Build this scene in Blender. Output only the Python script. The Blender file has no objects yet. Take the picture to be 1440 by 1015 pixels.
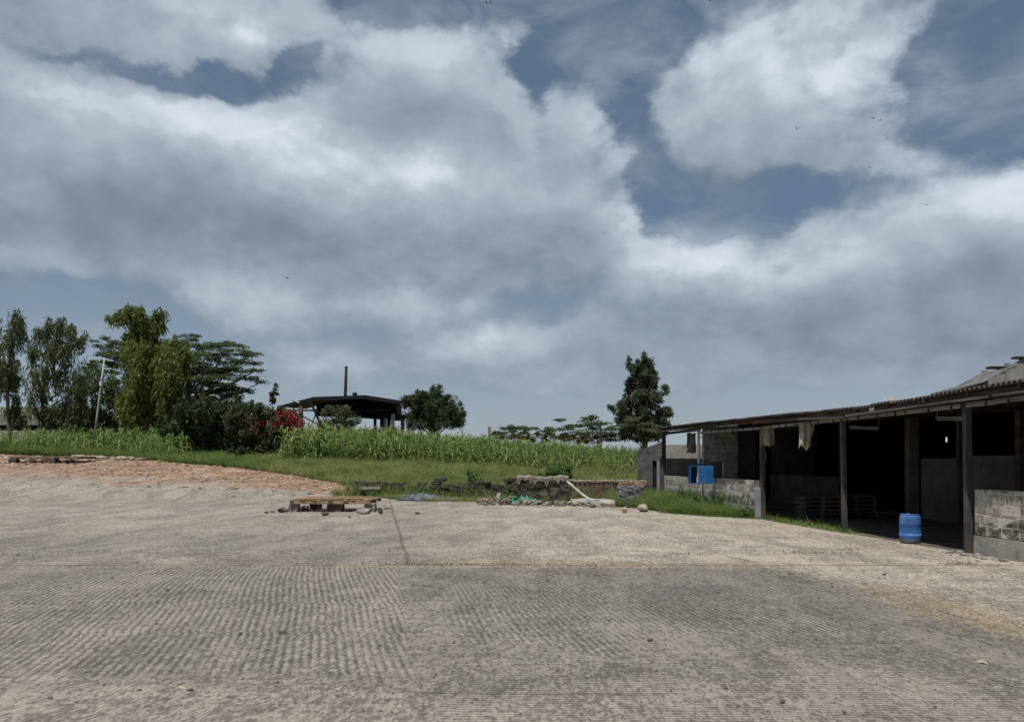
import bpy, bmesh, math, random
import numpy as np
from mathutils import Vector, Matrix

R = math.radians
F, HU, HV, H = 1100.0, 720.0, 652.0, 1.7       # focal length in photo pixels, principal column, horizon row, eye height
scene = bpy.context.scene
COL = scene.collection
rng = np.random.default_rng(7)
random.seed(7)

def P(u, v, Y):
    return Vector(((u - HU) / F * Y, Y, H - (v - HV) / F * Y))

GT = [(-100, 0), (34, 0), (36, .06), (38, .3), (40, .62), (44, 1.15), (47, 1.5), (52, 1.95), (58, 2.4), (70, 3.0), (90, 3.4), (200, 4), (4000, 4)]
GX = np.array([g[0] for g in GT], float); GZ = np.array([g[1] for g in GT], float)
def gz(y, x):
    y = np.asarray(y, float); x = np.asarray(x, float)
    z = (np.interp(y - 1, GX, GZ) + np.interp(y, GX, GZ) + np.interp(y + 1, GX, GZ)) / 3
    cap = np.interp(x, [-30, -24, -18, -8, 8], [9, 3.4, 2.15, 1.75, 1.42])
    return np.minimum(z, cap)
def gzf(y, x): return float(gz(y, x))

# ---------------------------------------------------------------- node helpers
class S:
    """a node socket with arithmetic"""
    def __init__(s, t, o): s.t, s.o = t, o
    def _m(s, op, *a, clamp=False):
        n = s.t.nodes.new('ShaderNodeMath'); n.operation = op; n.use_clamp = clamp
        for i, x in enumerate((s,) + a):
            if isinstance(x, S): s.t.links.new(x.o, n.inputs[i])
            else: n.inputs[i].default_value = x
        return S(s.t, n.outputs[0])
    def __add__(s, o): return s._m('ADD', o)
    def __sub__(s, o): return s._m('SUBTRACT', o)
    def __mul__(s, o): return s._m('MULTIPLY', o)
    def __truediv__(s, o): return s._m('DIVIDE', o)
    __radd__ = __add__; __rmul__ = __mul__
    def __rsub__(s, o): return (s * -1.0) + o
    def sin(s): return s._m('SINE')
    def abs(s): return s._m('ABSOLUTE')
    def max(s, o): return s._m('MAXIMUM', o)
    def min(s, o): return s._m('MINIMUM', o)
    def pow(s, o): return s._m('POWER', o)
    def clamp(s): return s._m('ADD', 0.0, clamp=True)
    def ss(s, a, b, lo=0.0, hi=1.0):
        n = s.t.nodes.new('ShaderNodeMapRange'); n.interpolation_type = 'SMOOTHSTEP'
        s.t.links.new(s.o, n.inputs[0])
        for i, x in zip((1, 2, 3, 4), (a, b, lo, hi)): n.inputs[i].default_value = x
        return S(s.t, n.outputs[0])

def vec(t, x, y, z=0.0):
    n = t.nodes.new('ShaderNodeCombineXYZ')
    for i, q in enumerate((x, y, z)):
        if isinstance(q, S): t.links.new(q.o, n.inputs[i])
        else: n.inputs[i].default_value = q
    return S(t, n.outputs[0])
def sep(v):
    n = v.t.nodes.new('ShaderNodeSeparateXYZ'); v.t.links.new(v.o, n.inputs[0])
    return [S(v.t, o) for o in n.outputs]
def vmath(op, a, b):
    n = a.t.nodes.new('ShaderNodeVectorMath'); n.operation = op
    for i, x in enumerate((a, b)):
        if isinstance(x, S): a.t.links.new(x.o, n.inputs[i])
        else: n.inputs[i].default_value = x
    return S(a.t, n.outputs[1] if op in ('DOT_PRODUCT', 'LENGTH') else n.outputs[0])
def vscale(a, k): return vmath('MULTIPLY', a, (k, k, k) if not isinstance(k, tuple) else k)
def noise(v, scale=5, detail=5, rough=.55, dist=0.0, color=False):
    n = v.t.nodes.new('ShaderNodeTexNoise'); v.t.links.new(v.o, n.inputs['Vector'])
    n.inputs['Scale'].default_value = scale; n.inputs['Detail'].default_value = detail
    n.inputs['Roughness'].default_value = rough; n.inputs['Distortion'].default_value = dist
    return S(v.t, n.outputs['Color' if color else 'Fac'])
def ramp(f, cols):
    n = f.t.nodes.new('ShaderNodeValToRGB'); f.t.links.new(f.o, n.inputs[0])
    e = n.color_ramp.elements
    while len(e) < len(cols): e.new(.5)
    for i, c in enumerate(cols):
        p, c = c if len(c) == 2 else (i / max(1, len(cols) - 1), c)
        e[i].position = p; e[i].color = (*c, 1)
    return S(f.t, n.outputs[0])
def mix(f, a, b, mode='MIX'):
    t = f.t if isinstance(f, S) else (a.t if isinstance(a, S) else b.t)
    n = t.nodes.new('ShaderNodeMix'); n.data_type = 'RGBA'; n.blend_type = mode
    for i, x in ((0, f), (6, a), (7, b)):
        if isinstance(x, S): t.links.new(x.o, n.inputs[i])
        else: n.inputs[i].default_value = x if i == 0 else (*x, 1)
    return S(t, n.outputs[2])
def bump(h, strength=.3, dist=.02):
    n = h.t.nodes.new('ShaderNodeBump'); h.t.links.new(h.o, n.inputs['Height'])
    n.inputs['Strength'].default_value = strength; n.inputs['Distance'].default_value = dist
    return S(h.t, n.outputs[0])
def new_mat(name):
    m = bpy.data.materials.new(name); m.use_nodes = True
    t = m.node_tree; b = t.nodes['Principled BSDF']
    b.inputs['Specular IOR Level'].default_value = .25
    return m, t, b
def obco(t):
    n = t.nodes.new('ShaderNodeTexCoord'); return S(t, n.outputs['Object'])
def island(t):
    n = t.nodes.new('ShaderNodeNewGeometry'); return S(t, n.outputs['Random Per Island'])
def plug(b, name, s): s.t.links.new(s.o, b.inputs[name])

def mat(name, cols, scale=4, detail=6, rough=.9, bmp=.3, bscale=None, stretch=(1, 1, 1), metal=0.0, isl=0.0, streak=None, bdist=.02):
    """noise coloured surface; isl = share of the ramp taken per loose piece (block, board); streak = dark run-down stains"""
    m, t, b = new_mat(name)
    co = vscale(obco(t), stretch)
    f = noise(co, scale, detail, .62, .3)
    f = f.ss(.28, .72)
    if isl: f = (f * (1 - isl)) + (island(t) * isl)
    c = ramp(f, cols)
    if streak:
        sx = noise(vscale(obco(t), (2.6, 2.6, .7)), 1.5, 9, .72, .4).ss(.46, .72)
        c = mix(sx * .6, c, streak)
    plug(b, 'Base Color', c)
    b.inputs['Roughness'].default_value = rough; b.inputs['Metallic'].default_value = metal
    if bmp:
        plug(b, 'Normal', bump(noise(co, bscale or scale * 5, 8, .65), bmp, bdist))
    return m
def leaf_mat(name, cols, trans=.3, rough=.55):
    m, t, b = new_mat(name)
    f = (island(t) * .6) + (noise(obco(t), .7, 3).ss(.3, .7) * .4)
    c = ramp(f, cols)
    plug(b, 'Base Color', c); b.inputs['Roughness'].default_value = rough
    b.inputs['Specular IOR Level'].default_value = .3
    tr = t.nodes.new('ShaderNodeBsdfTranslucent'); t.links.new(c.o, tr.inputs[0])
    mx = t.nodes.new('ShaderNodeMixShader'); mx.inputs[0].default_value = trans
    t.links.new(b.outputs[0], mx.inputs[1]); t.links.new(tr.outputs[0], mx.inputs[2])
    t.links.new(mx.outputs[0], t.nodes['Material Output'].inputs[0])
    return m

# ---------------------------------------------------------------- object helpers
def tag(o, label=None, cat=None, group=None, kind=None):
    if label: o['label'] = label
    if cat: o['category'] = cat
    if group: o['group'] = group
    if kind: o['kind'] = kind
    return o
def empty(name, loc, label, cat, group=None):
    o = bpy.data.objects.new(name, None); COL.objects.link(o); o.location = loc
    o.empty_display_size = .2
    return tag(o, label, cat, group)
def link(name, me, m, parent=None):
    for x in (m if isinstance(m, (list, tuple)) else [m]): me.materials.append(x)
    o = bpy.data.objects.new(name, me); COL.objects.link(o)
    if parent: o.parent = parent
    return o
def origin_of(p):
    v = Vector((0, 0, 0))
    while p: v += p.location; p = p.parent
    return v
def np_mesh(name, V, Fc, mids=None, smooth=False):
    V = np.ascontiguousarray(V, np.float32); Fc = np.ascontiguousarray(Fc, np.int32)
    me = bpy.data.meshes.new(name); k = Fc.shape[1]
    me.vertices.add(len(V)); me.vertices.foreach_set('co', V.ravel())
    me.loops.add(Fc.size); me.loops.foreach_set('vertex_index', Fc.ravel())
    me.polygons.add(len(Fc)); me.polygons.foreach_set('loop_start', np.arange(0, Fc.size, k, dtype=np.int32))
    if mids is not None: me.polygons.foreach_set('material_index', np.asarray(mids, np.int32))
    if smooth: me.polygons.foreach_set('use_smooth', np.ones(len(Fc), bool))
    me.update(calc_edges=True); me.validate()
    return me
def np_obj(name, V, Fc, m, parent=None, mids=None, smooth=False):
    V = np.asarray(V, float)
    if parent: V = V - np.array(origin_of(parent))
    return link(name, np_mesh(name, V, Fc, mids, smooth), m, parent)

class MB:
    """collects shapes in world space, builds ONE mesh object"""
    def __init__(s): s.V, s.F = [], []
    def add(s, vs, fs):
        n = len(s.V); s.V += [tuple(v) for v in vs]; s.F += [tuple(i + n for i in f) for f in fs]
    def box(s, c, sz, rot=None, jit=0.0):
        x, y, z = sz[0] / 2, sz[1] / 2, sz[2] / 2
        vs = [Vector((a * x, b * y, d * z)) for d in (-1, 1) for a, b in ((-1, -1), (1, -1), (1, 1), (-1, 1))]
        if jit: vs = [v + Vector([random.uniform(-jit, jit) for _ in range(3)]) for v in vs]
        if rot is not None: vs = [rot @ v for v in vs]
        s.add([v + Vector(c) for v in vs], [(3, 2, 1, 0), (4, 5, 6, 7), (0, 1, 5, 4), (1, 2, 6, 5), (2, 3, 7, 6), (3, 0, 4, 7)])
    def bar(s, a, b, w, h, up=(0, 0, 1), jit=0.0):
        a, b = Vector(a), Vector(b); d = b - a; L = d.length; d.normalize()
        sd = d.cross(Vector(up))
        if sd.length < 1e-4: sd = d.cross(Vector((1, 0, 0)))
        sd.normalize(); u = sd.cross(d)
        s.box((a + b) / 2, (L, w, h), Matrix((d, sd, u)).transposed(), jit)
    def tube(s, pts, rad, n=7, cap=True):
        pts = [Vector(p) for p in pts]
        if not isinstance(rad, (list, tuple)): rad = [rad] * len(pts)
        vs = []; side = None
        for i, p in enumerate(pts):
            d = (pts[min(i + 1, len(pts) - 1)] - pts[max(i - 1, 0)]).normalized()
            ref = side if side is not None else (Vector((1, 0, 0)) if abs(d.x) < .9 else Vector((0, 1, 0)))
            sd = (ref - d * ref.dot(d)).normalized(); side = sd; u = d.cross(sd)
            for k in range(n):
                a = 2 * math.pi * k / n
                vs.append(p + (sd * math.cos(a) + u * math.sin(a)) * rad[i])
        fs = [(i * n + k, i * n + (k + 1) % n, (i + 1) * n + (k + 1) % n, (i + 1) * n + k) for i in range(len(pts) - 1) for k in range(n)]
        if cap: fs += [tuple(range(n))[::-1], tuple(range((len(pts) - 1) * n, len(pts) * n))]
        s.add(vs, fs)
    def lathe(s, c, prof, n=28):
        c = Vector(c); vs = [c + Vector((r * math.cos(2 * math.pi * k / n), r * math.sin(2 * math.pi * k / n), z)) for r, z in prof for k in range(n)]
        fs = [(i * n + k, i * n + (k + 1) % n, (i + 1) * n + (k + 1) % n, (i + 1) * n + k) for i in range(len(prof) - 1) for k in range(n)]
        fs += [tuple(range(n))[::-1], tuple(range((len(prof) - 1) * n, len(prof) * n))]
        s.add(vs, fs)
    def rock(s, c, sz, seed=None, flat=.3, blocky=False):
        r = random.Random(seed if seed is not None else random.random())
        bm = bmesh.new()
        if blocky:
            bmesh.ops.create_cube(bm, size=2.0)
            bmesh.ops.subdivide_edges(bm, edges=bm.edges[:], cuts=2, use_grid_fill=True)
            for v in bm.verts:
                L = v.co.length
                if L > 1.5: v.co *= 1.5 / L * 1.03
        else:
            bmesh.ops.create_icosphere(bm, subdivisions=2, radius=1.15)
            ax = [Vector((r.gauss(0, 1), r.gauss(0, 1), r.gauss(0, 1))).normalized() for _ in range(7)]
            for v in bm.verts:
                for a in ax:
                    d = v.co.dot(a)
                    if d > .72: v.co -= a * (d - .72)
        for v in bm.verts: v.co += Vector([r.uniform(-.07, .07) for _ in range(3)])
        a = r.uniform(0, 6.28) if not blocky else r.uniform(-.12, .12); ca, sa = math.cos(a), math.sin(a)
        bm.verts.index_update()
        vs = []
        for v in bm.verts:
            x, y, z = v.co.x * sz[0] / 2, v.co.y * sz[1] / 2, v.co.z * sz[2] / 2
            vs.append((c[0] + x * ca - y * sa, c[1] + x * sa + y * ca, c[2] + z))
        s.add(vs, [tuple(v.index for v in f.verts) for f in bm.faces]); bm.free()
    def sheet(s, rows):
        """rows: list of equally long lists of points"""
        n = len(rows[0]); vs = [p for r in rows for p in r]
        s.add(vs, [(i * n + k, i * n + k + 1, (i + 1) * n + k + 1, (i + 1) * n + k) for i in range(len(rows) - 1) for k in range(n - 1)])
    def build(s, name, m, parent=None, smooth=False, bevel=0.0, solid=0.0):
        o = origin_of(parent); me = bpy.data.meshes.new(name)
        me.from_pydata([(v[0] - o.x, v[1] - o.y, v[2] - o.z) for v in s.V], [], s.F)
        if smooth:
            for p in me.polygons: p.use_smooth = True
        me.update()
        ob = link(name, me, m, parent)
        if solid:
            md = ob.modifiers.new('thick', 'SOLIDIFY'); md.thickness = solid; md.offset = 0
        if bevel:
            md = ob.modifiers.new('bevel', 'BEVEL'); md.width = bevel; md.segments = 2; md.limit_method = 'ANGLE'
        return ob
    def thing(s, name, m, label, cat, group=None, **k):
        """a thing that is one mesh, its origin at its base"""
        A = np.array(s.V); base = Vector((A[:, 0].mean(), A[:, 1].mean(), A[:, 2].min()))
        me_o = MB(); me_o.V = [(v[0] - base.x, v[1] - base.y, v[2] - base.z) for v in s.V]; me_o.F = s.F
        ob = me_o.build(name, m, None, **k); ob.location = base
        return tag(ob, label, cat, group)

def copy_thing(o, loc, label=None, rz=None, scale=None):
    c = o.copy(); COL.objects.link(c); c.location = loc
    if label: c['label'] = label
    if rz is not None: c.rotation_euler = (0, 0, rz)
    if scale: c.scale = (scale,) * 3
    for ch in list(o.children):
        d = ch.copy(); COL.objects.link(d); d.parent = c
    return c

# ---------------------------------------------------------------- camera
cam = bpy.data.cameras.new('camera'); co = bpy.data.objects.new('camera', cam); COL.objects.link(co)
co.location = (0, 0, H); co.rotation_euler = (R(90), 0, 0)
cam.sensor_width = 36; cam.lens = F / 1440 * 36
cam.shift_y = (HV - 507.5) / 1440      # rise of the lens: the verticals stay upright as in the photo
cam.clip_end = 8000; cam.clip_start = .1
scene.camera = co

# ---------------------------------------------------------------- sky and sun
SUN_EL, SUN_AZ = R(71), R(213)          # azimuth measured from +Y towards +X
w = bpy.data.worlds.new('World'); scene.world = w; w.use_nodes = True
w.cycles.sampling_method = 'MANUAL'; w.cycles.sample_map_resolution = 512
wt = w.node_tree; wt.nodes.clear()

BLOBS = [  # u, v, radius u, radius v, amount : cloud banks and blue gaps, placed by direction
 (100,180,200,80,1),(0,150,160,80,.8),(330,220,170,90,1.0),(520,150,130,85,1),(640,110,110,60,.9),(715,66,60,26,.6),(700,240,160,100,1),
 (815,215,65,60,.8),(850,320,70,55,.8),(500,300,300,70,.9),(200,290,250,60,.9),(30,280,150,70,.8),(750,360,150,40,.5),
 (120,25,170,42,1.0),(330,15,120,30,.8),(240,65,60,25,.7),(362,70,36,22,1.6),(430,25,36,22,.6),(60,95,90,22,.5),
 (1070,95,120,62,1.05),(1170,125,110,70,1.05),(960,150,80,42,.9),(1080,195,130,40,.7),(1225,95,50,45,.6),
 (1215,225,36,24,.85),(1305,220,42,22,.8),
 (985,380,75,40,1.0),(1110,395,130,45,1.0),(1290,345,130,55,1.0),(1410,310,100,52,1.0),(1420,400,150,80,.9),(1200,450,200,50,.8),(950,470,120,40,.4),
 (330,415,80,32,.8),(480,430,120,36,.8),(610,425,80,32,.6),(665,498,75,26,.8),(430,500,40,20,.5),(30,352,48,20,.9),(850,480,150,40,.5),
 (350,540,90,30,.4),(530,505,80,30,.4),(800,550,220,30,.5),(1330,520,160,30,.6),(420,428,60,20,.6),(590,436,60,18,.6),(655,494,55,20,.6),(545,512,60,18,.5),(430,508,36,20,.5),(345,548,60,20,.5),(820,470,70,24,.6),(905,442,60,22,.5),(790,528,90,20,.5),(1010,500,90,20,.5),(1150,525,90,18,.5),(940,545,80,20,.4),
 (330,128,60,24,-1.7),(190,104,60,19,-1.5),(75,66,46,15,-1.2),(408,100,34,30,-1.5),(290,88,26,22,-1.1),(455,70,20,24,-.6),(945,300,42,66,-.75),(1050,285,85,32,-.55),(895,165,34,26,-.9),(905,230,40,40,-.9),(865,60,90,40,-.8),
 (745,118,34,40,-1.3),(130,412,120,30,-.7),(860,110,60,60,-.5),(1370,130,110,90,-.9),(1120,262,80,22,-.5),(560,20,160,22,-.6),(700,420,90,26,-.35)]

LIGHTS = [  # u, v, radius u, radius v, amount : sunlit tops and shaded bases of the cloud banks
 (330,190,130,34,.20),(235,175,50,26,.12),(590,232,50,22,.26),(430,230,90,34,.26),(630,262,110,32,.16),(90,135,90,40,.16),(170,90,90,22,.12),(560,75,130,30,.16),
 (720,60,60,20,.15),(830,180,60,30,.12),(880,320,40,50,.14),(720,300,70,24,.12),
 (1060,60,110,34,.20),(1190,100,90,45,.22),(1100,150,130,45,.12),(1110,372,140,26,.22),(965,362,55,26,.20),(1390,282,100,30,.28),(1300,225,50,20,.16),(1060,400,60,20,.14),
 (610,428,60,18,.18),(660,484,60,15,.22),(420,418,80,16,.14),(330,400,70,20,.12),(30,350,50,16,.10),(240,25,120,30,.12),(360,66,36,14,.18),
 (110,270,200,46,-0.15),(215,245,110,34,-0.07),(480,322,280,36,-0.12),(760,372,130,26,-0.11),(1250,445,230,46,-0.15),(1100,228,140,26,-0.09),(40,20,120,40,-.2),
 (1400,480,120,30,-0.06),(520,395,200,18,-0.06),(700,160,90,40,-0.03),(500,150,110,30,-0.03),(960,440,90,26,-0.06)]

def az_el(u, v):
    dx, dz = (u - HU) / F, (HV - v) / F
    return math.atan2(dx, 1), math.atan(dz / math.sqrt(1 + dx * dx))

def cloud_group():
    g = bpy.data.node_groups.new('cloud_density', 'ShaderNodeTree')
    g.interface.new_socket('Vector', in_out='INPUT', socket_type='NodeSocketVector')
    g.interface.new_socket('Density', in_out='OUTPUT', socket_type='NodeSocketFloat')
    gi, go = g.nodes.new('NodeGroupInput'), g.nodes.new('NodeGroupOutput')
    q = S(g, gi.outputs[0])
    st = vmath('MULTIPLY', q, (1.0, 1.45, 1.0))
    wv = noise(st, 9, 5, .6, color=True)
    wq = vmath('ADD', q, vmath('MULTIPLY', vmath('SUBTRACT', wv, (.5, .5, .5)), (.11, .075, 0)))
    def pile(lst, k0):
        tot = None
        for u, v, ru, rv, a in lst:
            z, e = az_el(u, v)
            d = vmath('MULTIPLY', vmath('SUBTRACT', wq, (z, e, 0)), (F / ru, F / rv, 0))
            k = vmath('DOT_PRODUCT', d, d)
            n = g.nodes.new('ShaderNodeMath'); n.operation = 'POWER'; n.inputs[0].default_value = 2.0
            g.links.new((k * k0).o, n.inputs[1])
            b = S(g, n.outputs[0]) * a
            tot = b if tot is None else tot + b
        return tot
    tot = pile(BLOBS, -1.1)
    tot = tot - (tot.max(.8) - .8) * .7
    big = noise(st, 6, 12, .64, .25) - .5
    fine = noise(st, 14, 9, .64, .5) - .5
    vo = g.nodes.new('ShaderNodeTexVoronoi'); vo.voronoi_dimensions = '2D'; vo.feature = 'SMOOTH_F1'; vo.inputs['Scale'].default_value = 17; vo.inputs['Detail'].default_value = 2.0
    vo.inputs['Roughness'].default_value = .55; vo.inputs['Smoothness'].default_value = .55; vo.normalize = True
    g.links.new(vmath('ADD', st, vmath('MULTIPLY', vmath('SUBTRACT', wv, (.5, .5, .5)), (.06, .06, 0))).o, vo.inputs['Vector'])
    puff = S(g, vo.outputs['Distance']) * -1.0 + .36
    out = tot + (big * 1.9) + (fine * .65) + (puff * .75)
    g.interface.new_socket('Light', in_out='OUTPUT', socket_type='NodeSocketFloat')
    g.links.new(pile(LIGHTS, -1.0).o, go.inputs[1])
    g.links.new(out.o, go.inputs[0])
    return g
CG = cloud_group()
def dens(q):
    n = q.t.nodes.new('ShaderNodeGroup'); n.node_tree = CG; q.t.links.new(q.o, n.inputs[0])
    return S(q.t, n.outputs[0]), S(q.t, n.outputs[1])

tc = wt.nodes.new('ShaderNodeTexCoord')
dx, dy, dz = sep(S(wt, tc.outputs['Generated']))
az = dx._m('ARCTAN2', dy); el = dz._m('ARCSINE')
q = vec(wt, az, el, 0.0)
D0, L0 = dens(q)
D1, L1 = dens(vmath('ADD', q, (.016, .036, 0)))
sky = wt.nodes.new('ShaderNodeTexSky'); sky.sky_type = 'NISHITA'; sky.sun_disc = False
sky.sun_elevation = SUN_EL; sky.sun_rotation = SUN_AZ
sky.altitude = 1600; sky.air_density = 1.0; sky.dust_density = 2.2; sky.ozone_density = 1.2
lift = el.ss(.0, .30)
skyc = mix(lift, mix(.75, S(wt, sky.outputs[0]), (2.9, 3.4, 3.9)), mix(.55, S(wt, sky.outputs[0]), (1.02, 1.42, 1.88)))
bg1 = wt.nodes.new('ShaderNodeBackground'); bg1.inputs[1].default_value = .1
wt.links.new(skyc.o, bg1.inputs[0])
alpha = D0.ss(.02, 1.0)
thin = (noise(vmath('MULTIPLY', q, (1, 2.2, 1)), 5.5, 9, .6, .6).ss(.38, .70)) * .58       # veil of thin high cloud
alpha = alpha.max(thin).max(el.ss(.0, .12, .75, 0.0))
patch = noise(vmath('MULTIPLY', q, (1, 1.35, 1)), 8, 5, .52, .35) - .5
lum = (D0 - D1)._m('MAXIMUM', -.6).min(.7) * .24 + L0 + .525 + (patch * .55)
cl = ramp(lum.clamp(), [(0.0, (1.50, 1.87, 2.35)), (.3, (2.14, 2.63, 3.20)), (.55, (3.08, 3.65, 4.32)), (.78, (4.28, 4.90, 5.60)), (1.0, (6.51, 7.12, 7.91))])
low = el.ss(.0, .13, .62, 0.0)
cl = mix(low, cl, (3.75, 4.25, 4.7))
bg2 = wt.nodes.new('ShaderNodeBackground'); bg2.inputs[1].default_value = .1
wt.links.new(cl.o, bg2.inputs[0])
mxs = wt.nodes.new('ShaderNodeMixShader'); wt.links.new(alpha.o, mxs.inputs[0])
wt.links.new(bg1.outputs[0], mxs.inputs[1]); wt.links.new(bg2.outputs[0], mxs.inputs[2])
wo = wt.nodes.new('ShaderNodeOutputWorld'); wt.links.new(mxs.outputs[0], wo.inputs[0])

sl = bpy.data.lights.new('sun', 'SUN'); sl.energy = 4.6; sl.angle = R(.53); sl.color = (1, .955, .89)
so = bpy.data.objects.new('sun', sl); COL.objects.link(so)
sd = Vector((math.sin(SUN_AZ) * math.cos(SUN_EL), math.cos(SUN_AZ) * math.cos(SUN_EL), math.sin(SUN_EL)))
so.rotation_euler = sd.to_track_quat('Z', 'Y').to_euler(); so.location = (0, 0, 60)

scene.view_settings.view_transform = 'Standard'; scene.view_settings.look = 'None'
scene.view_settings.exposure = .08; scene.view_settings.gamma = 1
scene.render.engine = 'CYCLES'
scene.cycles.use_denoising = True
scene.cycles.max_bounces = 6; scene.cycles.transparent_max_bounces = 6
# ================================================================ GROUND
def grid_mesh(xs, ys, zf):
    X, Y = np.meshgrid(xs, ys); V = np.stack([X, Y, zf(X, Y)], -1).reshape(-1, 3)
    n = len(xs); i = np.arange(len(ys) - 1)[:, None] * n + np.arange(n - 1)[None]
    i = i.ravel(); return V, np.stack([i, i + 1, i + n + 1, i + n], 1)
far = np.array([130, 180, 260, 400, 700, 1200, 2500, 4000.])
xs = np.concatenate([-far[::-1], np.arange(-100, 101, 2.0), far]); ys = np.concatenate([-far[::-1] / 4, np.arange(-30, 100.1, 1.0), far])
V, Fc = grid_mesh(xs, ys, lambda X, Y: gz(Y, X) - .06)
m_soil = mat('soil', [(.07, .055, .035), (.12, .095, .06), (.10, .11, .045)], 1.2, 8, .95, .4, 12)
tag(np_obj('ground', V, Fc, m_soil), kind='structure')

EDGE = [(-100, 74), (-60, 66), (-38, 58), (-24.6, 52), (-17, 47), (-12.8, 44), (-8.4, 40), (-7.2, 38.4), (-6.0, 36.2), (-3.8, 34.8), (-1, 34.6), (1.2, 33.0), (2.3, 32.3), (5.0, 29.8), (5.35, 26.8), (7.0, 24.6), (7.8, 23.8), (8.3, 23.4), (14, 23), (100, 23)]
EX = np.array([e[0] for e in EDGE], float); EY = np.array([e[1] for e in EDGE], float)
def edge(x): return np.interp(x, EX, EY)

def yard_material():
    m, t, b = new_mat('weathered_concrete')
    o = obco(t); x, y, z = sep(o)
    wob = noise(o, .8, 4, .6) - .5
    tr = x + y * .17                                        # across the slabs' long joints
    # tones of the bare concrete
    big = noise(o, .16, 5, .6, .4).ss(.3, .7); med = noise(vscale(o, (.55, 1.3, 1)), 1.1, 8, .68, .6).ss(.25, .75); fine = noise(o, 26, 6, .75)
    c = ramp(big * .40 + med * .60, [(0.118, 0.111, 0.102), (0.167, 0.156, 0.143), (0.211, 0.198, 0.179), (0.266, 0.249, 0.223)])
    c = mix(fine.ss(.35, .68) * .55, c, (0.107, 0.102, 0.096))
    speck = noise(o, 75, 3, .7).ss(.60, .70)
    c = mix(speck * .55, c, (0.041, 0.037, 0.033))
    pale = noise(vscale(o, (.7, 1.5, 1)), 2.3, 8, .7, 1.0).ss(.60, .74)
    c = mix(pale * .5, c, (0.296, 0.285, 0.263))
    def spot(cx, cy, rx, ry, lo=.15, hi=.95, nz=.8):
        dx = (x - cx) / rx; dy = (y - cy) / ry
        return ((dx * dx + dy * dy) * -1.0 + 1.0 + wob * nz + (noise(o, 3.5, 6, .7) - .5) * nz).ss(lo, hi)
    # worn darker slab on the right, dusty ground outside it, straw drifts along its joints
    en = (noise(o, 1.1, 6, .65) - .5)
    slab = (tr + en * 1.2).ss(.1, 1.0) * ((tr + en * .9).ss(6.6, 6.0)) * ((y + en * 1.1).ss(13.15, 12.5))
    c = mix(slab * ((y + en * 3.0).ss(5.5, 11.0, .08, .48)), c, (0.092, 0.091, 0.090))
    c = mix(spot(-6.5, 17.0, 9, 3.0) * .35, c, (0.126, 0.122, 0.115))
    c = mix((y + wob * 6).ss(14, 24) * .35, c, (.27, .25, .222))
    c = mix(spot(-14, 27, 12, 3.5) * .4, c, (0.237, 0.229, 0.211))
    c = mix(((y + wob * 2).ss(6.4, 5.3)) * .28, c, (0.252, 0.233, 0.211))
    dusty = ((tr + en * 1.3).ss(6.2, 6.9) + (y + en * 1.2).ss(12.9, 13.6) * ((x + wob * 5).ss(-3.5, 2.5))).clamp() * ((y + wob * 3).ss(7.0, 8.5))
    c = mix(dusty * (noise(vscale(o, (.7, 1.3, 1)), 1.3, 8, .7, .8).ss(.26, .60)) * .85, c, (.288, .264, .225))
    straw = (spot(.4, 13.35, 2.6, .7) + spot(5.05, 9.4, .7, 2.0) + spot(5.2, 8.2, .5, 1.2) + spot(3.6, 12.9, 2.6, .5) * .6).clamp()
    strawf = noise(vscale(o, (1, 2.2, 1)), 16, 8, .8).ss(.36, .60)
    c = mix(straw * strawf * .75, c, (.235, .18, .115))
    # red brick dust and bark over the far left of the slab
    zone = (y + x * .235 - 36.2 + (noise(vscale(o, (.35, 1.0, 1)), .55, 6, .65) - .5) * 9.0).ss(-.8, 1.4)
    redc = ramp(noise(vscale(o, (.6, 1.6, 1)), 1.3, 9, .75, .5).ss(.3, .72), [(.07, .052, .042), (.185, .105, .07), (.28, .175, .115), (.33, .265, .205)])
    zone = zone * (noise(vscale(o, (.25, 1.1, 1)), .9, 8, .7, .6).ss(.36, .56) * .85 + .06)
    c = mix(zone, c, redc)
    # raked grooves: dirt colour, also painting shade the relief barely gives
    wb = (noise(o, .11, 1, .5) - .5) * .8 + (noise(vscale(o, (.4, 1.3, 1)), .8, 2, .5) - .5) * .012 + (noise(o, 12, 3, .6) - .5) * .04 + y.ss(9.48, 9.6) * .034 + y.ss(7.82, 7.95) * .03
    def groove(s, period): return ((s / period) * 6.2832).sin()
    breakup = noise(vscale(o, (1.3, .7, 1)), 1.7, 9, .78).ss(.38, .58)
    inA = tr.ss(.35, .22) * ((y + wob * .5).ss(13.0, 12.75)) * ((tr + wob * 2.0).ss(-7.5, -4.6)) * ((y + wob * 1.6).ss(5.9, 6.5))
    gA = groove(x + y * .24 + wb, .082)
    inB = (tr + wob * .5).ss(.55, 1.1) * ((y + wob * 2).ss(12.0, 10.0)) * ((y + wob * 3.0 - tr * .25).ss(6.4, 7.1))
    gB = groove(x + y * .16 + wb * .8, .075)
    inC = (tr + wob * .2).ss(.30, .42) * ((y + wob * 3.0 - tr * .25).ss(7.2, 6.5))
    gC = groove(y + wb * .25 + x * .02, .052)
    inD = ((y + wob).ss(13.3, 13.6)) * ((y + wob * 2).ss(17, 15)) * (spot(-2.6, 14.2, 1.6, 1.2) + spot(-9, 15, 2, 1.0) * .6).clamp()
    gD = groove(x * .8 + y * .5 + wb, .085)
    gr = (gA * inA) + (gB * inB * .85) + (gC * inC * .8) + (gD * inD * .6)
    gr = gr * (breakup * .6 + .4) * (noise(vscale(o, (1, .3, 1)), 7, 3, .6).ss(.34, .54) * .5 + .5)
    # joints and cracks
    def line(d, w): return d.abs().ss(w, w * .25)
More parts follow.
